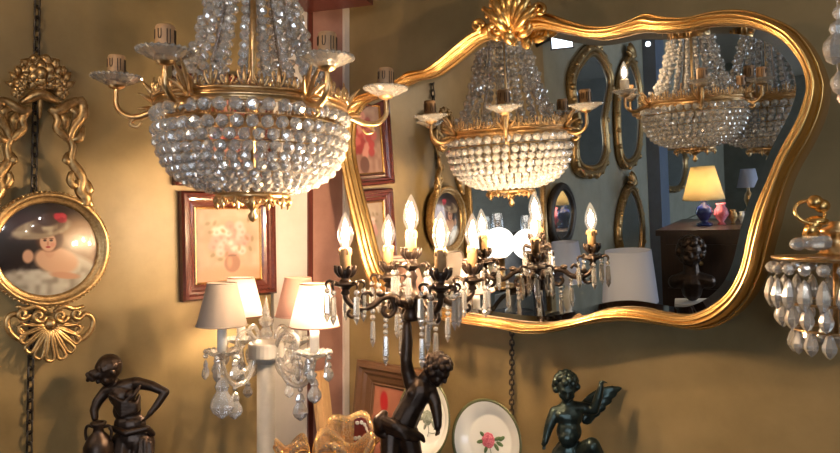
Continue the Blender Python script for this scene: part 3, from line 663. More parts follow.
part('base', MB().lathe([(.09, TOPZ), (.092, TOPZ+.008), (.08, TOPZ+.014), (.07, TOPZ+.02), (0, TOPZ+.02)], 28, V3(q(578, 0)[0], YC-.01, 0)).cap([V3(q(604, 0)[0], YC-.01, TOPZ+.037), q(606, 502, -.015)], [.035, .028]), M['green_bronze'], cu)

# ------------------------------------------------------------------ gilt portrait plaque
PL = Pl(WL.pt(48.5, 249, .035), NL, -DL)
pq = lambda px, py, h=0: PL.pt(px, py, h)
O = PL.P; RP = .1115
pv = thing('portrait_plaque', 'round portrait plate of a lady in a hat on a gilt scroll mount', 'plaque', O-V3(0, 0, .23))
def portrait(u, v):
    n = vn(u*9+5, v*9+3)-.5
    c = mixc((38, 26, 26), (24, 17, 22), vn(u*3, v*3)); c = mixc(c, (64, 34, 40), blob(u, v, -.55, .5, .4, .3, .8)*.7)
    c = mixc(c, (150, 118, 88), blob(u, v, .62, .12, .55, .6, .6)); c = mixc(c, (120, 92, 66), blob(u, v, .5, -.15, .5, .3, .8)*.7)
    c = mixc(c, (206, 200, 186), blob(u, v, .55, -.52, .62, .34, .3, -.5)); c = mixc(c, (196, 190, 178), blob(u, v, -.2, -.72, .85, .3, .3, -.1))
    c = mixc(c, (140, 132, 120), max(0, n)*1.6*blob(u, v, -.05, -.66, .95, .36, .3)); c = mixc(c, (230, 226, 214), max(0, -n)*1.4*blob(u, v, .2, -.6, .9, .36, .3))
    c = mixc(c, (222, 180, 150), blob(u, v, .12, -.24, .44, .27, .25, -.25)); c = mixc(c, (208, 160, 132), blob(u, v, .3, -.56, .3, .07, .4, -.15)); c = mixc(c, (214, 168, 140), blob(u, v, -.42, -.14, .1, .14, .4))
    c = mixc(c, (214, 168, 140), blob(u, v, -.02, -.02, .1, .16, .3))
    c = mixc(c, (84, 48, 30), blob(u, v, -.02, .2, .26, .24, .3)); c = mixc(c, (224, 178, 150), blob(u, v, -.05, .15, .155, .195, .2, .1))
    for ex_ in (-.11, .01): c = mixc(c, (50, 30, 26), blob(u, v, ex_, .18, .032, .02, .5)); c = mixc(c, (120, 74, 50), blob(u, v, ex_, .215, .045, .014, .6))
    c = mixc(c, (196, 140, 112), blob(u, v, -.055, .115, .022, .05, .7)); c = mixc(c, (168, 50, 54), blob(u, v, -.05, .045, .045, .02, .5)); c = mixc(c, (214, 130, 112), .5*blob(u, v, .04, .09, .05, .05, .9))
    c = mixc(c, (158, 140, 116), blob(u, v, -.14, .43, .56, .2, .2, .22)); c = mixc(c, (104, 82, 66), blob(u, v, -.05, .5, .36, .16, .3, .22)); c = mixc(c, (196, 184, 160), max(0, n)*2*blob(u, v, -.2, .4, .55, .2, .3, .22))
    c = mixc(c, (70, 48, 44), blob(u, v, -.02, .62, .26, .14, .4, .2))
    for k in range(7): c = mixc(c, ((150, 24, 46) if k % 2 else (196, 54, 74)), blob(u, v, .16+.07*k-.012*k*k, .66+.05*math.sin(k*2.2), .075, .06, .5))
    return c
rim = MB(); rim.lathe([(RP*.80, .004), (RP*.84, .012), (RP*.88, .010), (RP*.90, .016), (RP*.95, .019), (RP*.985, .014), (RP, .004), (RP*.99, -.012), (RP*.8, -.012)], 72, O, NL, cap=False)
for k in range(84):
    a = k*2*PI/84; rim.ball(PL.w(RP*.985*math.cos(a), RP*.985*math.sin(a), .012), .0034, 6, 4)
part('rim', rim, M['oldgilt'], pv)
paint_part('portrait_plate', canvas(portrait, O+NL*.002, PL.ex, PL.ey, RP*1.66, RP*1.66, 150, 75, NL, .012, True), M['glazed_paint'], pv)
sc1 = []
for s in (0, 1):                                      # the two scrolled brackets
    m = MB(); X = (lambda x: x) if s else (lambda x: 80-x)
    g_ = lambda pts, r: m.tube([pq(X(x), y, .012) for x, y in pts], np.array(r)*.0027, 8, res=4)
    g_([(84, 206), (86, 198), (80, 190), (82, 178), (76, 168), (71, 160), (73, 148), (69, 138)], [3, 4.5, 4, 3.6, 3.8, 3, 2.6, 2.4])
    g_([(72, 172), (70, 180), (75, 186), (78, 180)], [2, 3, 3, 1.6]); g_([(80, 178), (87, 186), (86, 198), (92, 207)], [1.6, 3, 3.6, 2])
    g_([(69, 140), (74, 128), (82, 116), (82, 104), (74, 102), (64, 108), (56, 112), (50, 108)], [2.4, 3, 4, 4, 3.4, 4, 3.6, 2.4])
    g_([(69, 140), (62, 134), (56, 128), (58, 120), (54, 112)], [2.4, 3, 2.6, 3, 2.6])
    for (x0, y0, x1, y1, x2, y2) in ((66, 108, 76, 112, 72, 122), (60, 112, 66, 120, 64, 130), (70, 140, 80, 138, 84, 126), (72, 104, 82, 100, 86, 108), (84, 196, 90, 190, 88, 180), (72, 164, 66, 160, 68, 152)): m.tube([pq(X(x0), y0, .012), pq(X(x1), y1, .018), pq(X(x2), y2, .012)], [.004, .0085, .0015], 8, res=3, flat=(NL, .55))
    for k in range(5): g_([(68+k*1.2, 138-k*4), (74+k*1.6, 128-k*4.5), (81, 118-k*3.2)], [1.4, 2.6, 1.2])
    for (x, y) in ((60, 92), (66, 84), (70, 90), (64, 98), (58, 84), (72, 80)):
        pass
    part('scroll_bracket', m, M['oldgilt'], pv)
m = MB()
for ring, cnt, rr in ((0, 1, 0), (1, 6, 8), (2, 11, 15)):
    for k in range(cnt):
        a = k*2*PI/max(cnt, 1)+ring*.5; x, y = 40+rr*1.15*math.cos(a), 73+rr*.85*math.sin(a)
        m.ball(pq(x, y, .026-.007*ring), (.0135, .008, .0125), 9, 6, R=Matrix.Rotation(a, 3, 'Y'))
        m.tube([pq(x+5*math.cos(a+t), y+4.5*math.sin(a+t), .030-.007*ring) for t in np.linspace(-1.3, 1.3, 7)], .0026, 6)
m.tube([pq(20, 103, .01), pq(30, 98, .014), pq(40, 94, .016), pq(50, 98, .014), pq(60, 103, .01)], [.004, .009, .011, .009, .004], 8, res=3)
m.tube([pq(40, 94, .012), pq(40, 104, .014), pq(40, 118, .012)], [.006, .0045, .002], 7)
for s in (-1, 1):
    for (x, y, k0) in ((20, 84, 0), (14, 78, 2), (22, 92, 4)):
        X = 40+s*x
        for k in range(5):
            a = k*2*PI/5+k0; m.ball(pq(X+3.6*math.cos(a), y+3.2*math.sin(a), .020), (.0075, .005, .007), 8, 5, R=Matrix.Rotation(a, 3, 'Y'))
        m.ball(pq(X, y, .025), .0045, 7, 5)
    for (x0, y0, x1, y1) in ((24, 82, 31, 72), (26, 88, 35, 82), (22, 76, 24, 66), (12, 66, 20, 60), (6, 62, 8, 56)):
        m.tube([pq(40+s*x0, y0, .014), pq(40+s*(x0*.6+x1*.4)+1, y0*.5+y1*.5-1, .020), pq(40+s*x1, y1, .012)], [.0035, .0065, .001], 7, res=3, flat=(NL, .5))
part('rose_crest', m, M['oldgilt'], pv)
m = MB(); c0 = (50, 324)
for k in range(11):                                   # pierced shell below the plate
    a = D(-8+k*19.6); L = 30+8*math.sin(a)
    tx, ty = c0[0]+L*math.cos(a), c0[1]+L*.98*math.sin(a); w_ = 4.2
    nx, ny = -math.sin(a), math.cos(a)
    loop = [(c0[0]+6*math.cos(a), c0[1]+6*math.sin(a)), (c0[0]+L*.55*math.cos(a)+nx*w_*.5, c0[1]+L*.55*math.sin(a)+ny*w_*.5), (tx+nx*w_-3*math.cos(a), ty+ny*w_-3*math.sin(a)), (tx, ty), (tx-nx*w_-3*math.cos(a), ty-ny*w_-3*math.sin(a)), (c0[0]+L*.55*math.cos(a)-nx*w_*.5, c0[1]+L*.55*math.sin(a)-ny*w_*.5)]
    m.tube([pq(x, y, .012) for x, y in loop], .0034, 6, True, res=3)
m.ball(pq(*c0, .014), (.011, .008, .011))
for s in (-1, 1):
    for (cx, cy, r) in ((50+s*11, 316, 7), (50+s*27, 314, 6)):
        m.tube([pq(cx+r*(1-.8*t)*math.cos(s*(t*8)), cy+r*(1-.8*t)*math.sin(t*8), .014+.006*t) for t in np.linspace(0, 1, 20)], np.linspace(.005, .003, 20), 7)
    m.tube([pq(50+s*x, y, .010) for x, y in ((24, 320), (36, 314), (43, 320), (40, 332), (30, 340), (26, 334), (33, 326))], [.004, .0055, .005, .0055, .0045, .004, .003], 7, res=4)
    m.tube([pq(50+s*x, y, .010) for x, y in ((4, 312), (14, 306), (24, 309), (34, 306))], [.004, .006, .005, .003], 7, res=3)
part('shell_pendant', m, M['oldgilt'], pv)

# ------------------------------------------------------------------ framed pictures
def framed(name, pl, u0, v0, u1, v1, fw, m_out, m_in, fn, label, cat, nu=70, nv=76, th=.026, liner=None):
    """a moulded frame between (u0, v0) and (u1, v1) on the plane pl, and its painting"""
    t = thing(name, label, cat, pl.w((u0+u1)/2, v0, .01))
    m = MB(); pr = [(0, 0), (0, th*.7), (.12, th*.95), (.3, th), (.42, th*.72), (.55, th*.70), (.66, th*.5), (.85, th*.42), (1, th*.25), (1, .004)]
    cor = lambda d, h: [pl.w(u0+d, v0+d, h), pl.w(u1-d, v0+d, h), pl.w(u1-d, v1-d, h), pl.w(u0+d, v1-d, h)]
    vs = []; [vs.extend(cor(a*fw, h)) for a, h in pr]
    m.add(vs, [(k*4+i, k*4+(i+1) % 4, k*4+4+(i+1) % 4, k*4+4+i) for k in range(len(pr)-1) for i in range(4)], False)
    part('frame', m, m_out, t)
    m = MB(); pr = [(fw*.97, th*.36), (fw*1.03, th*.42), (fw*1.09, th*.34), (fw*1.12, .005)]; vs = []; [vs.extend(cor(a, h)) for a, h in pr]
    m.add(vs, [(k*4+i, k*4+(i+1) % 4, k*4+4+(i+1) % 4, k*4+4+i) for k in range(3) for i in range(4)], False); part('gilt_slip', m, m_in, t)
    g = fw*1.08; paint_part('painting', canvas(fn, pl.w((u0+u1)/2, (v0+v1)/2, .006), pl.ex, pl.ey, u1-u0-2*g, v1-v0-2*g, nu, nv, pl.n), M['paint'], t); return t
def pink_flowers(u, v):
    n = vn(u*6+2, v*6)-.5
    c = mixc((206, 184, 162), (172, 148, 126), .5+.5*v*.2-.3*u+n*.6); c = mixc(c, (188, 150, 120), blob(u, v, 0, -.95, 1.4, .35, .5))
    c = mixc(c, (128, 104, 70), blob(u, v, .05, .12, .62, .5, .9)*.55)
    for k in range(26):
        a = k*2.4; r = .62*math.sqrt((k+.5)/26); x, y = .05+r*math.cos(a)*.95, .12+r*math.sin(a)*.78
        col = ((232, 186, 178), (214, 152, 146), (240, 208, 198), (198, 136, 128))[k % 4]
        c = mixc(c, col, blob(u, v, x, y, .15, .13, .6)*.85); c = mixc(c, mixc(col, (176, 110, 100), .6), blob(u, v, x+.03, y-.03, .05, .045, .8)*.7)
    for k in range(14): c = mixc(c, (122, 104, 66), blob(u, v, .05+.7*math.cos(k*1.9), .15+.55*math.sin(k*2.7), .05, .08, .8, k)*.6)
    c = mixc(c, (150, 104, 82), blob(u, v, .1, -.52, .25, .25, .2)); c = mixc(c, (182, 134, 108), blob(u, v, .02, -.48, .08, .16, .8)); c = mixc(c, (120, 80, 64), blob(u, v, .1, -.3, .14, .035, .4))
    return c
def red_flowers(u, v):
    n = vn(u*6+8, v*6)-.5; c = mixc((186, 150, 132), (150, 106, 92), .5+n)
    for k in range(22):
        a = k*2.4; r = .7*math.sqrt((k+.5)/22); c = mixc(c, ((178, 40, 44), (206, 96, 92), (150, 28, 34), (222, 150, 140))[k % 4], blob(u, v, .0+r*math.cos(a), .1+r*math.sin(a)*.9, .17, .14, .5)*.9)
    return mixc(c, (110, 66, 54), blob(u, v, .0, -.75, .25, .25, .2))
PW = Pl(WL.pt(225, 240, 0), NL, -DL); ul = lambda px, py: PW.loc(WL.pt(px, py, .0))
(u0, v1), (u1, _), (_, v0) = ul(178.5, 190.5), ul(272, 190), ul(181, 300.5)
PT = Pl(PW.P, NL, unit(-DL+V3(0, 0, .018)))
framed('flower_picture', PT, u0, v0, u1, v1, .036, M['frame_red'], M['gilt'], pink_flowers, 'framed painting of pale pink flowers in a vase behind the small lamp shades', 'picture')
(u0, v1), (_, v0) = ul(172, 66), ul(172, 185.5)
framed('flower_picture', PW, u0, v0, u0+.245, v1, .034, M['frame_red'], M['gilt'], red_flowers, 'framed painting of red flowers hidden behind the beads of the chandelier', 'picture')
def red_abstract(u, v):
    n = vn(u*5+1, v*5+7)-.5; c = mixc((196, 128, 100), (172, 104, 84), .5+n); c = mixc(c, (190, 26, 34), blob(u, v, -.42, .58, .2, .3, .3, .3)); return mixc(c, (210, 160, 130), blob(u, v, .3, -.2, .5, .4, .8)*.6)
LP = Pl(WR.pt(362, 359, .05), unit(NR+V3(0, 0, .12)), DR)
v_bot = -(LP.P[2]-TOPZ)/LP.ey[2]
framed('leaning_picture', LP, 0, v_bot, .235, 0, .052, M['frame_brown'], M['frame_brown'], red_abstract, 'brown framed picture leaning on the wall behind the bronze boy', 'picture', 50, 60)
bs = WL.pt(310, 372, .03); be = WL.pt(324, 372, .03); zt = bs[2]
solo('wooden_board', MB().slab([V3(bs[0], bs[1], TOPZ)+NL*.05, V3(be[0], be[1], TOPZ)+NL*.05, V3(be[0], be[1], zt), V3(bs[0], bs[1], zt)], NL*0, NL*.014).slab([V3(bs[0], bs[1], TOPZ)*.62+V3(be[0], be[1], TOPZ)*.38+NL*.062, V3(be[0], be[1], TOPZ)*.6+V3(bs[0], bs[1], TOPZ)*.4+NL*.062, V3(be[0], be[1], zt)*.6+V3(bs[0], bs[1], zt)*.4+NL*.012, V3(bs[0], bs[1], zt)*.62+V3(be[0], be[1], zt)*.38+NL*.012], NL*0, NL*.006), M['pine'], 'narrow pale wooden board leaning on the pink panel behind the lamp', 'board')

# ------------------------------------------------------------------ white lamp with four shades
LC = at(266, HY, 1.5); lz = lambda z: V3(LC[0], LC[1], CZ+z)
lamp = thing('four_shade_lamp', 'white column lamp with four small fabric shades and crystal pendants', 'lamp', V3(LC[0], LC[1], TOPZ))
co = MB(); co.lathe([(.075, -.62), (.078, -.605), (.05, -.59), (.03, -.575), (.0195, -.55), (.0190, -.29)], 26, V3(LC[0], LC[1], CZ)); co.lathe([(.0190, -.29), (.024, -.284), (.027, -.279), (.0365, -.277), (.0375, -.274), (.0375, -.250), (.0365, -.246), (.030, -.243), (.012, -.238), (0, -.238)], 26, V3(LC[0], LC[1], CZ), smooth=False); part('column', co, M['polewhite'], lamp)
fi = MB(); fi.lathe([(.006, -.238), (.014, -.232), (.015, -.222), (.008, -.212), (.016, -.203), (.017, -.197), (.007, -.188), (.009, -.182), (.0075, -.176), (0, -.142)], 12, V3(LC[0], LC[1], CZ), smooth=False); part('finial', fi, M['dishglass'], lamp)
def pendant(parent, top, s, rot):
    b = MB(); b.bead(top-V3(0, 0, .0055), .0055, (0, 1, .2), 8); z = top-V3(0, 0, .012); n_ = V3(math.sin(rot), -math.cos(rot), 0)
    p = MB(); p.lathe([(0, 0), (.006*s, -.004*s), (.010*s, -.014*s), (.0075*s, -.02*s), (.015*s, -.032*s), (.0165*s, -.042*s), (.012*s, -.05*s), (.004*s, -.056*s), (0, -.058*s)], 8, z, flat=(n_, .35), smooth=False)
    o = part('pendant', p, M['crystal'], parent); part('bead', b, M['crystal'], o)
def shade(parent, c, rb, rt, h, m, pip, lit):
    s = MB(); prof = [(rb, 0), (rt, h), (rt-.0012, h), (rb-.0012, 0), (rb, 0)]; s.lathe(prof, 40, c); o = part('shade', s, m, parent)
    for r, z in ((rb, .001), (rt, h-.001)): part('piping', MB().tube([c+V3(r*math.cos(a), r*math.sin(a), z) for a in np.linspace(0, 2*PI, 41)[:-1]], .0014, 6, True), pip, o)
    if lit:
        g = MB(); g.ball(c+V3(0, 0, h*.42), (.013, .013, .018)); part('lamp_bulb', g, M['lampglow'], parent)
for px, Y, m, pip, lit in ((222, 1.42, 'shade_grey', 'shade_grey', 0), (241, 1.575, 'shade_white', 'piping', 1), (314.5, 1.405, 'shade_white', 'piping', 1), (298, 1.575, 'shade_pink', 'shade_pink', 0)):
    c = at(px, HY, Y); u = c-LC; r = math.hypot(u[0], u[1]); u = unit(V3(u[0], u[1], 0)); k = r/.118; f = lambda rr, z: lz(-.261+z)+u*rr
    a = MB()
    scroll(a, f, [(.030, 0), (.036*k, -.03), (.055*k, -.058), (.085*k, -.062), (.108*k, -.04), (.118*k, -.004)], [.005, .0055, .0055, .0055, .005, .0045], 8)
    scroll(a, f, [(.030, .004), (.036*k, .032), (.056*k, .046), (.078*k, .034), (.074*k, .012), (.060*k, .016)], [.0045, .005, .005, .0045, .004, .003], 8)
    scroll(a, f, [(.034*k, -.012), (.052*k, -.034), (.078*k, -.036), (.088*k, -.016), (.072*k, -.006), (.064*k, -.018)], [.004, .0045, .0045, .004, .0035, .003], 8)
    ar = part('arm', a, M['dishglass'], lamp)
    d_ = MB(); o = f(r, .002); d_.lathe([(.004, -.008), (.010, -.004), (.026, .003), (.034, .011), (.031, .011), (.010, .003), (0, .003)], 16, o, smooth=False)
    for i in range(16): d_.bead(o+V3(.033*math.cos(i*PI/8), .033*math.sin(i*PI/8), .010), .0042, n=5)
    part('drip_pan', d_, M['dishglass'], ar)
    s_ = MB(); s_.lathe([(.0095, .0), (.0095, .062), (.004, .064), (.003, .075)], 14, o+V3(0, 0, .004)); part('candle_sleeve', s_, M['candle_white'], ar)
    shade(ar, V3(c[0], c[1], CZ-.198), .0505, .029, .087, M[m], M[pip], lit)
    for i in range(5):
        an = i*2*PI/5+.9; pendant(ar, o+V3(.032*math.cos(an), .032*math.sin(an), .006), .72, an+1)
    pendant(ar, f(.085*k, -.064), 1.0 if Y < 1.5 else .7, .3); pendant(ar, o+V3(0, 0, -.03), 1.5 if px == 222 else .9, .2)

# ------------------------------------------------------------------ rose plates
def plate(cx, cy, Y, R, yaw, lean, label, flower):
    C = at(cx, cy, Y); n = unit(V3(-math.sin(yaw)*math.cos(lean), -math.cos(yaw)*math.cos(lean), math.sin(lean))); ex = unit(np.cross(V3(0, 0, 1), n)); pl = Pl(C, n, ex)
    t = thing('rose_plate', label, 'plate', pl.w(0, -R, 0), 'floral plates')
    m = MB(); m.lathe([(0, -.012), (R*.55, -.012), (R*.66, -.008), (R*.97, .006), (R, .009)], 60, C, n, mi=0, cap=False); m.lathe([(R, .009), (R*1.003, .010), (R*.965, .0102), (R*.93, .0082)], 60, C, n, mi=1, cap=False); m.lathe([(R*.93, .0082), (R*.70, -.001), (R*.64, -.006), (R*.58, -.0078), (0, -.0078)], 60, C, n, cap=False)
    part('dish', m, [M['porcelain'], M['rimgreen']], t)
    s = R/.09; f = MB(); l = MB(); h = -.0070
    pe = lambda mb, x, y, rx, ry, a, hh: mb.ball(pl.w(x*s, y*s, hh), (rx*s, ry*s, .0012), 10, 5, R=np.column_stack([pl.ex*math.cos(a)+pl.ey*math.sin(a), -pl.ex*math.sin(a)+pl.ey*math.cos(a), pl.n]))
    for ring, cnt in ((.012, 9), (.0075, 6), (.003, 4)):
        for k in range(cnt): a = k*2*PI/cnt+ring*90; pe(f, -.004+ring*math.cos(a), .0+ring*math.sin(a), .0075, .0055, a+PI/2, h+.0018*(1-ring/.012))
    for k, (x, y, a, L) in enumerate([(.020, .008, .4, .011), (.026, -.002, -.3, .010), (.018, -.010, -.8, .010), (-.024, -.006, 3.5, .011), (-.020, .010, 2.6, .009), (.030, .010, .7, .009), (-.008, -.019, 4.4, .010)]): pe(l, x, y, L, .0045, a, h)
    for pts in ([(.0, -.012), (.006, -.026), (.004, -.040)], [(.014, .004), (.026, .008), (.034, .016)], [(.004, -.03), (.018, -.030), (.030, -.026)]): l.tube([pl.w(x*s, y*s, h) for x, y in pts], .0009, 5, res=3)
    part('rose_motif', f, M['rose'] if flower else M['greyleaf'], t); part('leaf_motif', l, M['leafgreen'] if flower else M['greyleaf'], t)
plate(488, 441, 1.50, .089, A, .14, 'white plate with a red rose standing against the wall under the mirror', 1)
plate(426, 418, 1.53, .088, A+.2, .16, 'white plate with faded grey flowers half hidden behind the bronze boy', 0)

# ------------------------------------------------------------------ gold glass bowls
def ruffle(cx, Y, zrim, R, n, amp, label, inner, zb, ph=0, hk=1.0, lean=0):
    C = at(cx, HY, Y); C[2] = CZ+zrim; t = thing('ruffled_bowl', label, 'bowl', V3(C[0], C[1], zb), 'gold glass bowls')
    m = MB(); K_ = 96; H_ = CZ+zrim-zb; prof = [(.32, -1), (.34, -.96), (.30, -.9), (.42, -.78), (.66, -.5), (.86, -.2), (.98, -.02), (1.05, .02), (1.11, .01), (1.15, -.03)]
    def P(i, r, z, d=0):
        a = 2*PI*i/K_; w_ = max(0, (z+.6)/.6)**2; wv = math.sin(n*a+ph)
        return C+V3((R*r*(1+.10*w_*wv)-d)*math.cos(a), (R*r*(1+.10*w_*wv)-d)*math.sin(a), z*H_+amp*w_*wv*hk+lean*math.sin(a)*w_)
    L = len(prof); vs = [P(i, r, z) for r, z in prof for i in range(K_)]+[P(i, r, z, .0018) for r, z in reversed(prof) for i in range(K_)]
    m.add(vs, [(k*K_+i, k*K_+(i+1) % K_, (k+1)*K_+(i+1) % K_, (k+1)*K_+i) for k in range(2*L-1) for i in range(K_)]); part('bowl', m, M['goldlace'], t)
    rm = MB(); rm.tube([P(i, 1.15, -.03) for i in range(K_)], .0015, 6, True); part('rim', rm, M['gilt'], t)
    if inner:
        b = MB(); d_ = MB(); i0, i1 = inner
        vs = [P(i, r, z, .004) for r, z in ((.80, -.3), (.90, -.14), (.98, -.02)) for i in range(i0, i1)]; w_ = i1-i0
        b.add(vs, [(k*w_+i, k*w_+i+1, (k+1)*w_+i+1, (k+1)*w_+i) for k in range(2) for i in range(w_-1)]); part('maroon_band', b, M['maroon'], t)
        for row, (r, z) in enumerate(((.95, -.05), (.89, -.15), (.83, -.25))):
            for i in range(i0+1+row % 2, i1-1, 3): p = P(i, r, z, .0045); d_.lathe([(.0042, .0012), (.0032, .0016), (0, .0008)], 12, p, C+V3(0, 0, p[2]-C[2])-p)
        part('roundels', d_, M['porcelain'], t)
    return t
zb = CZ-.62
ruffle(351, 1.335, -.389, .048, 5, .004, 'gold glass bowl with a maroon band of white roundels, beside the bronze boy', (2, 24), zb, 2.0, lean=.019)
ruffle(342, 1.18, -.366, .045, 3, .014, 'ruffled gold lace glass bowl, frontmost at the bottom edge', None, zb, .7)
ruffle(293, 1.20, -.374, .026, 3, .009, 'small ruffled gold glass bowl at the left of the larger one', None, zb, 4.4)

# ------------------------------------------------------------------ crystal wall light at the right edge
YS = 1.0; SC = at(836, HY, YS); sz = lambda py: CZ+(HY-py)/F*YS; s0 = V3(SC[0], SC[1], 0)
sl = thing('crystal_wall_light', 'brass and crystal wall light with three tiers of drops at the right edge', 'wall light', V3(SC[0], SC[1], sz(356)))
b = MB(); b.lathe([(0, sz(262)), (.076, sz(261)), (.083, sz(259.5)), (.084, sz(257)), (.076, sz(256)), (.03, sz(255)), (.02, sz(252)), (.022, sz(248)), (.012, sz(246)), (.012, sz(236)), (.024, sz(233)), (.026, sz(230)), (.010, sz(226)), (.014, sz(222)), (0, sz(221))], 36, s0)
for r, py in ((.070, 303), (.053, 330)): b.tube([s0+V3(r*math.cos(a), r*math.sin(a), sz(py)) for a in np.linspace(0, 2*PI, 49)[:-1]], .002, 6, True)
b.tube([s0+V3(0, 0, sz(262)), s0+V3(0, 0, sz(335))], .004, 8)
wp = WR.P+0; dw = (s0-KA)@NR; bk = s0-NR*dw
b.tube([s0+V3(0, 0, sz(250)), s0-NR*dw*.5+V3(0, 0, sz(262)), bk+V3(0, 0, sz(245))], [.007, .007, .009], 8, res=4); b.lathe([(.03, 0), (.03, .008), (.012, .016), (0, .016)], 18, bk+V3(0, 0, sz(245)), NR)
part('body', b, M['brass'], sl)
c = MB(); c.lathe([(.010, sz(250)), (.019, sz(247)), (.021, sz(241)), (.018, sz(236)), (.010, sz(234))], 8, s0+V3(-.034, -.01, 0), smooth=False)
c.lathe([(.010, sz(250)), (.019, sz(247)), (.021, sz(241)), (.018, sz(236)), (.010, sz(234))], 8, s0+V3(.024, -.01, 0), smooth=False)
for px in (798, 822): c.bead(at(px, 244, .985), .0095, (1, 0, 0), 8, 1.3)
part('glass_body', c, M['crystal'], sl)
g = MB(); cc = at(810, 212, .985)
g.tube([cc+V3(.021*math.cos(a), .006*math.sin(a), .016*math.sin(a)) for a in np.linspace(0, 2*PI, 25)[:-1]], .0026, 7, True)
for px, py in ((815, 202), (822, 206), (814, 225)): g.ball(at(px, py, .985), (.0105, .0105, .010))
g.tube([at(812, 222, .985), at(811, 236, .985)], [.008, .012], 10); g.lathe([(.006, sz(226)), (.015, sz(224)), (.016, sz(220)), (.006, sz(216))], 14, s0+V3(-.034, -.01, 0))
part('loop_handle', g, M['gilt'], sl)
for tier, (r, py, L, w_, cnt) in enumerate(((.083, 262, .046, .0098, 22), (.070, 302, .036, .0098, 18), (.053, 328, .036, .0098, 14))):
    for k in range(cnt):
        a = (k+.5*(tier % 2))*2*PI/cnt; top = s0+V3(r*math.cos(a), r*math.sin(a), sz(py))
        bb = MB(); nb = 1 if tier == 0 else 0
        if nb: bb.bead(top-V3(0, 0, .009), .0088, (math.cos(a), math.sin(a), 0), 8)
        z = top-V3(0, 0, .0195*nb+.002); d = MB(); d.lathe([(0, 0), (w_*.5, -L*.14), (w_*.72, -L*.3), (w_, -L*.55), (w_*.9, -L*.72), (w_*.45, -L*.9), (0, -L)], 7, z, smooth=False, ph=k)
        o = part('crystal_drop', d, M['crystal'], sl)
        if nb: part('bead', bb, M['crystal'], o)
gd = MB(); gx = [(x_+3, y_, r_) for x_, y_, r_ in [(836, -8, 8), (838, 12, 7.5), (834.5, 28, 7.5), (833.5, 48, 12), (838, 82, 9), (842, 98, 7)]]
for i, (px, py, r) in enumerate(gx): gd.bead(at(px, py, .9), r*.9/700*1.05, (.3, .2, 1), 8, 1.5 if r > 8 else 1.1)
gd.tube([at(836, -190, .9), at(836, -8, .9), at(838, 12, .9), at(834.5, 48, .9), at(842, 98, .9)], .001, 5)
gd.tube([at(836, -190, .9)*V3(1, 1, 0)+V3(0, 0, HC), at(836, -190, .9)], .001, 5)
solo('crystal_garland', gd, M['crystal'], 'string of large crystal drops hanging at the top right edge', 'crystal string')

# ------------------------------------------------------------------ corner sideboard under everything
lp = KA+DL*1.02; rp = KA+DR*.98
pg = [KA+NL*.005+NR*.02, lp+NL*.005, lp+NL*.30, KA+DL*.62+NL*.60, KA+DR*.55+NR*.62, rp+NR*.32, rp+NR*.01]
sb = thing('corner_sideboard', 'dark wooden corner sideboard carrying the bronzes, lamp and plates', 'sideboard', KA+unit(NL+NR)*.4)
part('worktop', MB().slab([p+V3(0, 0, TOPZ-.035) for p in pg], V3(0, 0, 0), V3(0, 0, .035)), M['darkwood'], sb)
cg = np.mean(pg, 0); part('body', MB().slab([cg+(p-cg)*.94 for p in pg], V3(0, 0, .0), V3(0, 0, TOPZ-.036)), M['darkwood'], sb)

# ------------------------------------------------------------------ the shop behind, seen in the mirror
def oval_mirror(pxs, outline, w_, label, h=.02, m='oldgilt', glass='dimmirror', orn=True):
    """a gilt mirror hung on the far left wall; outline in mirror pixels"""
    P = [via_left(x, y, h) for x, y in outline]; Q = spline(P, 6, True)[0]; c = Q.mean(0)
    t = thing('carved_mirror', label, 'mirror', Q[np.argmin(Q[:, 2])], 'carved mirrors on the far wall')
    f = MB(); f.tube(Q, w_, 8, True); f.tube(Q+(c-Q)*.10+NL*.006, w_*.55, 6, True)
    if orn:
        n_ = len(Q)
        for i in range(0, n_, 3): f.ball(Q[i]+(Q[i]-c)*.03+NL*.012, w_*(.45+.4*hsh(i, 5)), 7, 5)
        top = Q[np.argmax(Q[:, 2])]
        for k in range(7):
            a = D(20+k*23.3); f.tube([top, top-DL*math.cos(a)*w_*2+V3(0, 0, math.sin(a)*w_*2)+NL*.02, top-DL*math.cos(a)*w_*4+V3(0, 0, math.sin(a)*w_*4)+NL*.012], [w_*.6, w_*.8, w_*.2], 7, res=2)
    part('frame', f, M[m], t)
    part('glass', MB().slab(Q[::-1] if np.cross(Q[1]-Q[0], c-Q[0])@NL < 0 else Q, NL*0, NL*.004), M[glass], t); return t
oval_mirror(0, [(592, 48), (603, 58), (610, 78), (607, 100), (604, 120), (606, 150), (600, 170), (588, 174), (577, 168), (574, 148), (577, 122), (572, 100), (571, 76), (580, 58)], .024, 'tall waisted carved gilt mirror on the far wall, left of the leaf topped pair')
oval_mirror(0, [(629, 58), (637, 76), (640, 100), (640, 130), (637, 155), (628, 166), (620, 158), (617, 130), (617, 100), (620, 76)], .022, 'narrow carved gilt mirror on the far wall beside the blue pillar, upper one')
oval_mirror(0, [(630, 186), (638, 202), (642, 228), (640, 252), (630, 262), (620, 250), (618, 226), (622, 202)], .022, 'small carved gilt mirror on the far wall beside the blue pillar, lower one')
oval_mirror(0, [(562, 186), (570, 196), (573, 214), (569, 236), (560, 244), (552, 234), (550, 212), (554, 194)], .018, 'dark oval mirror on the far wall beside the tall rectangular mirror', m='iron', orn=False)
oval_mirror(0, [(662, 150), (672, 147), (683, 151), (685, 168), (681, 186), (672, 190), (664, 186), (660, 168)], .022, 'small carved gilt mirror on the far wall above the dark cabinet, beyond the blue pillar')
P = [via_left(x, y, .02) for x, y in ((465, 170), (540, 165), (540, 318), (465, 318))]
z0, z1 = P[2][2], P[1][2]
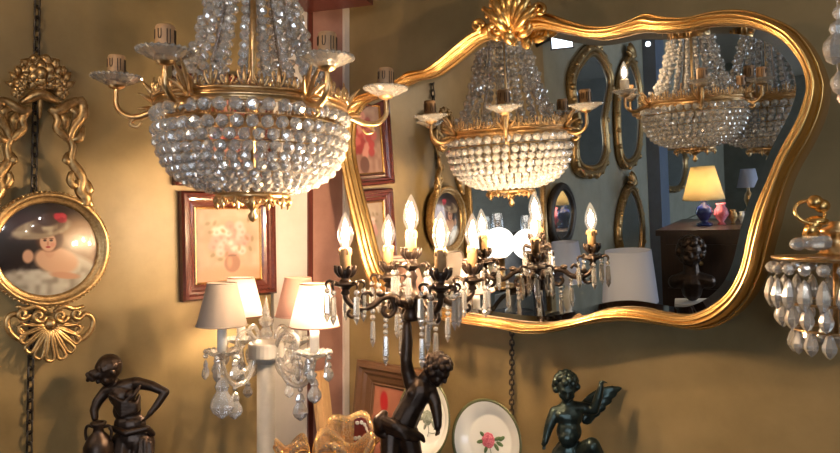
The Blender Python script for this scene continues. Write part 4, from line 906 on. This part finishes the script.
P = [P[0]*V3(1, 1, 0)+V3(0, 0, z1), P[1]*V3(1, 1, 0)+V3(0, 0, z1), P[1]*V3(1, 1, 0)+V3(0, 0, z0), P[0]*V3(1, 1, 0)+V3(0, 0, z0)]
rm_ = thing('rectangular_mirror', 'tall gilt rectangular mirror hanging behind the white globe lamps', 'mirror', (P[2]+P[3])/2)
f = MB()
for i in range(4): f.tube([P[i], P[(i+1) % 4]], .020, 8); f.ball(P[i], .024)
part('frame', f, M['oldgilt'], rm_); part('glass', MB().slab(P, NL*0, NL*.004), M['dimmirror'], rm_)
def on_stand(name, c, zfloor, r, m): # slim stand from the floor to a lamp
    return MB().lathe([(r*2.2, zfloor), (r*2.2, zfloor+.02), (r*.5, zfloor+.05), (r*.4, c[2]-.02), (r*1.2, c[2])], 18, V3(c[0], c[1], 0))
gtop = via(512, 285, 2.55)[2]
def clear_of_wall(px, py, Y, need):
    while (via(px, py, Y)-KA)@NL < need: Y -= .02
    return via(px, py, Y)
def globe_lamp(px, py, Y, r, label):
    c = clear_of_wall(px, py, Y, r+.046); t = thing('globe_lamp', label, 'lamp', V3(c[0], c[1], gtop), 'white globe oil lamps')
    part('base', MB().lathe([(r*.9, gtop), (r*.9, gtop+.01), (r*.3, gtop+.02), (r*.3, c[2]-r*1.0), (r*.5, c[2]-r*.92), (0, c[2]-r*.9)], 20, V3(c[0], c[1], 0)), M['brass'], t)
    part('globe', MB().ball(c, r, 20, 14), M['opal'], t)
    part('chimney', MB().lathe([(r*.34, r*.9), (r*.36, r*1.3), (r*.33, r*1.9), (r*.31, r*1.9), (r*.32, r*.9)], 18, c, cap=False), M['clearglass'], t)
globe_lamp(499, 243, 2.62, .056, 'lit white globe lamp with glass chimney reflected left of its twin')
globe_lamp(527, 244, 2.8, .058, 'lit white globe lamp with glass chimney reflected right of its twin')
c = via(523, 285, 2.72); c = c-NL*((c-KA)@NL); c[2] = gtop; tt = thing('wall_shelf', 'narrow dark wall shelf carrying the white globe lamps, seen in the mirror', 'shelf', c-V3(0, 0, .12))
part('board', MB().box(c+NL*.09-V3(0, 0, .0125), (.36, .18, .025), DL, NL), M['darkwood'], tt)
for a_ in (-.15, .15): part('bracket', MB().tube([c+DL*a_+NL*.15-V3(0, 0, .025), c+DL*a_+NL*.07-V3(0, 0, .05), c+DL*a_+NL*.01-V3(0, 0, .12)], .009, 7, res=3), M['iron'], tt)
def table_lamp(px, py, Y, rb, rt, h, m, zb_, bm_, label, lit=False, plinth=None):
    c = clear_of_wall(px, py, Y, .15); t = thing('table_lamp', label, 'lamp', V3(c[0], c[1], zb_), 'lamps reflected in the mirror')
    s = MB(); s.lathe([(rb, -h/2), (rt, h/2), (rt-.003, h/2), (rb-.003, -h/2), (rb, -h/2)], 36, c); part('shade', s, M[m], t)
    zz = c[2]-h/2; H_ = zz-zb_; k = rb*.42
    part('base', MB().lathe([(k*.9, zb_), (k*.9, zb_+H_*.08), (k*.4, zb_+H_*.14), (k*.55, zb_+H_*.25), (k, zb_+H_*.5), (k*.8, zb_+H_*.72), (k*.3, zb_+H_*.85), (k*.35, zz), (.006, zz+h*.3), (0, zz+h*.3)], 20, V3(c[0], c[1], 0)), M[bm_], t)
    if plinth: solo('lamp_plinth', MB().lathe([(.10, 0), (.10, .03), (.075, .05), (.07, zb_-.05), (.095, zb_-.03), (.095, zb_), (0, zb_)], 24, V3(c[0], c[1], 0)), M['darkwood'], plinth, 'plinth', 'lamp plinths')
    if lit: part('lamp_bulb', MB().ball(c, (.022, .022, .03)), M['lampglow'], t)
    return c
ctop = via(703, 226, 3.9)[2]
cc = table_lamp(703, 183, 3.9, .112, .062, .185, 'shade_cream', ctop, 'cobalt', 'cobalt blue lamp with cream paper shade on the dark cabinet', True)
table_lamp(748, 178, 4.6, .07, .045, .12, 'shade_blue', ctop, 'brass', 'small lamp with pale blue shade behind the cream shaded lamp')
tz = via(630, 304, 2.5)[2]
table_lamp(629, 276, 2.5, .098, .080, .185, 'shade_blue', tz-.12, 'porcelain', 'lamp with a wide pale blue drum shade at the foot of the mirror', plinth='slim dark plinth under the wide drum shade lamp')
table_lamp(566, 262, 3.05, .075, .055, .17, 'shade_blue', tz-.12, 'porcelain', 'lamp with a narrow pale shade reflected right of the globe lamps', plinth='slim dark plinth under the narrow pale shade lamp')
# dark cabinet with the cream shaded lamp, a bust before it
cab = thing('writing_cabinet', 'tall dark wooden cabinet standing below the cream shaded lamp', 'cabinet', V3(cc[0], cc[1], 0))
cx_ = V3(cc[0], cc[1], 0)+DL*.10-unit(DR)*-.02
part('body', MB().box(cx_+V3(0, 0, (ctop-.03)/2), (.62, .42, ctop-.03), DL, NL), M['darkwood'], cab); part('top', MB().box(cx_+V3(0, 0, ctop-.015), (.66, .46, .03), DL, NL), M['darkwood'], cab)
for k in range(3): dm = MB().box(cx_+V3(0, 0, ctop-.18-k*.24)-DL*.312, (.012, .36, .2), DL, NL); o = part('drawer', dm, M['darkwood'], cab); part('knob', MB().ball(cx_+V3(0, 0, ctop-.18-k*.24)-DL*.325, .012), M['brass'], o)
bc = via(691, 262, 3.35); bz = bc[2]-.19; S = .0042
bu = thing('portrait_bust', 'dark bust of a woman standing on a white card before the cabinet', 'bust', V3(bc[0], bc[1], bz))
fw = unit(at(0, 0, 0)*0+refl(CAM)-bc); b = MB(); HLb = head(b, bc+V3(0, 0, .05), .062, fw*V3(1, 1, 0), V3(0, 0, 1)); b.cap([bc+V3(0, 0, .0), bc+V3(0, 0, -.06)], [.034, .04]); sdv = unit(np.cross(fw, V3(0, 0, 1))); b.cap([bc-sdv*.075+V3(0, 0, -.095), bc+V3(0, 0, -.08), bc+sdv*.075+V3(0, 0, -.095)], [.034, .045, .034]); b.cap([bc+V3(0, 0, -.1), bc+V3(0, 0, -.135), bc+V3(0, 0, -.15)], [.055, .05, .04])
part('figure', fused(b, .004, 3), M['bronze'], bu); h = MB(); curls(h, HLb, .062, 60, lambda x, y, z: y < .3 or z > .5, .25); part('hair', fused(h, .004, 2), M['bronze'], bu)
solo('card_box', MB().box(V3(bc[0], bc[1], bz-.05), (.16, .14, .10), unit(np.cross(fw*V3(1, 1, 0), V3(0, 0, 1))), unit(fw*V3(1, 1, 0))), M['paper'], 'white card box under the dark bust', 'box')
pz = bz-.10; solo('plinth', MB().lathe([(.16, 0), (.16, .04), (.12, .06), (.12, pz-.04), (.15, pz-.02), (.15, pz), (0, pz)], 24, V3(bc[0], bc[1], 0)), M['darkwood'], 'dark wooden plinth carrying the white box and bust', 'plinth')
# cold lamp high on the wall
c = via(562, 41, 3.0); fl = thing('floodlight', 'bright white floodlight on a black wall bracket, reflected beside the crest', 'floodlight', c-V3(0, 0, .08))
hw = (c-KA)@NL; back = c-NL*hw; fd = unit(refl(CAM)-c)
sx = unit(np.cross(fd, V3(0, 0, 1))); sy = np.cross(sx, fd)
part('face', MB().box(c+fd*.012, (.085, .055, .004), sx, sy, fd), M['daylamp'], fl); part('housing', MB().box(c-fd*.02, (.10, .07, .05), sx, sy, fd), M['black'], fl); part('bracket', MB().tube([c-fd*.04, c*.5+back*.5+V3(0, 0, .02), back], .012, 8, res=3), M['black'], fl)
for k, (x_, y_, z_) in enumerate(((.55, -.75, 2.2), (1.25, -.35, 2.25), (.1, -1.6, 2.15), (1.0, -1.5, 2.3), (.25, -.45, 2.3), (1.6, -1.0, 2.2), (.7, -2.0, 2.25), (-.45, -1.3, 2.3), (.95, .15, 2.32))):  # invented bulbs outside the view, added so the crystal facets catch glints
    pe = thing('glint_fill_bulb', 'added fill bulb out of view, for glints on the crystal', 'lamp', V3(x_, y_, z_-.05), 'added glint bulbs')
    part('bulb', MB().ball(V3(x_, y_, z_), .019, 14, 10), M['glintfill'], pe); part('cord', MB().tube([V3(x_, y_, z_+.09), V3(x_, y_, HC)], .004, 6), M['black'], pe)
    part('socket', MB().lathe([(.010, .015), (.014, .03), (.014, .09), (.006, .1), (0, .1)], 14, V3(x_, y_, z_)), M['black'], pe)
for (px, py, Y, lb) in ((757, 72, 4.4, 'small bright hanging spot lamp above the farther reflected chandelier'), (648, 44, 3.6, 'small bright hanging spot lamp at the top of the blue pillar, reflected')):
    c = via(px, py, Y); pe = thing('spot_lamp', lb, 'lamp', c-V3(0, 0, .035))
    part('bulb', MB().ball(c, (.030 if px > 700 else .013), 14, 10), M['daylamp'], pe); part('cord', MB().tube([c+V3(0, 0, .09), V3(c[0], c[1], HC)], .004, 6), M['black'], pe)
    part('socket', MB().lathe([(.015, .025), (.022, .04), (.022, .09), (.006, .1), (0, .1)], 14, c), M['black'], pe)
# pendants of glass fruit etc. on the cabinet
for k, (px, py, r, mm) in enumerate(((721, 208, .04, 'rose'), (733, 214, .026, 'oldgilt'), (742, 219, .022, 'porcelain'))):
    c = via(px, py, 3.9); c = V3(c[0], c[1], ctop); solo('glass_vase', MB().lathe([(r*.6, 0), (r*.3, r*.4), (r, r*1.4), (r*.8, r*2.2), (r*.5, r*2.6), (r*.7, r*3), (r*.6, r*3), (r*.4, r*2.5), (0, r*.6)], 18, c), M[mm], ('pink glass vase on the dark cabinet', 'old gold vase on the dark cabinet', 'little white vase at the end of the dark cabinet')[k], 'vase', 'vases on the cabinet')

# ------------------------------------------------------------------ camera, world, settings
cd = bpy.data.cameras.new('camera'); cam = bpy.data.objects.new('camera', cd); COL.objects.link(cam)
cam.location = Vector(CAM); cam.rotation_euler = (PI/2, 0, 0); cd.sensor_width = 36; cd.lens = F/840*36; cd.shift_y = (HY-226.5)/840; cd.clip_start = .02
sc.camera = cam
wd = bpy.data.worlds.new('world'); sc.world = wd; wd.use_nodes = True; bg = wd.node_tree.nodes['Background']; bg.inputs[0].default_value = (.55, .68, .9, 1); bg.inputs[1].default_value = .3
vs_ = sc.view_settings; vs_.view_transform = 'Standard'; vs_.look = 'None'; vs_.exposure = 0.12; vs_.gamma = 1
cy = sc.cycles; cy.sample_clamp_indirect = 12; cy.caustics_reflective = False; cy.caustics_refractive = False; cy.transparent_max_bounces = 24; cy.max_bounces = 12; cy.use_denoising = True
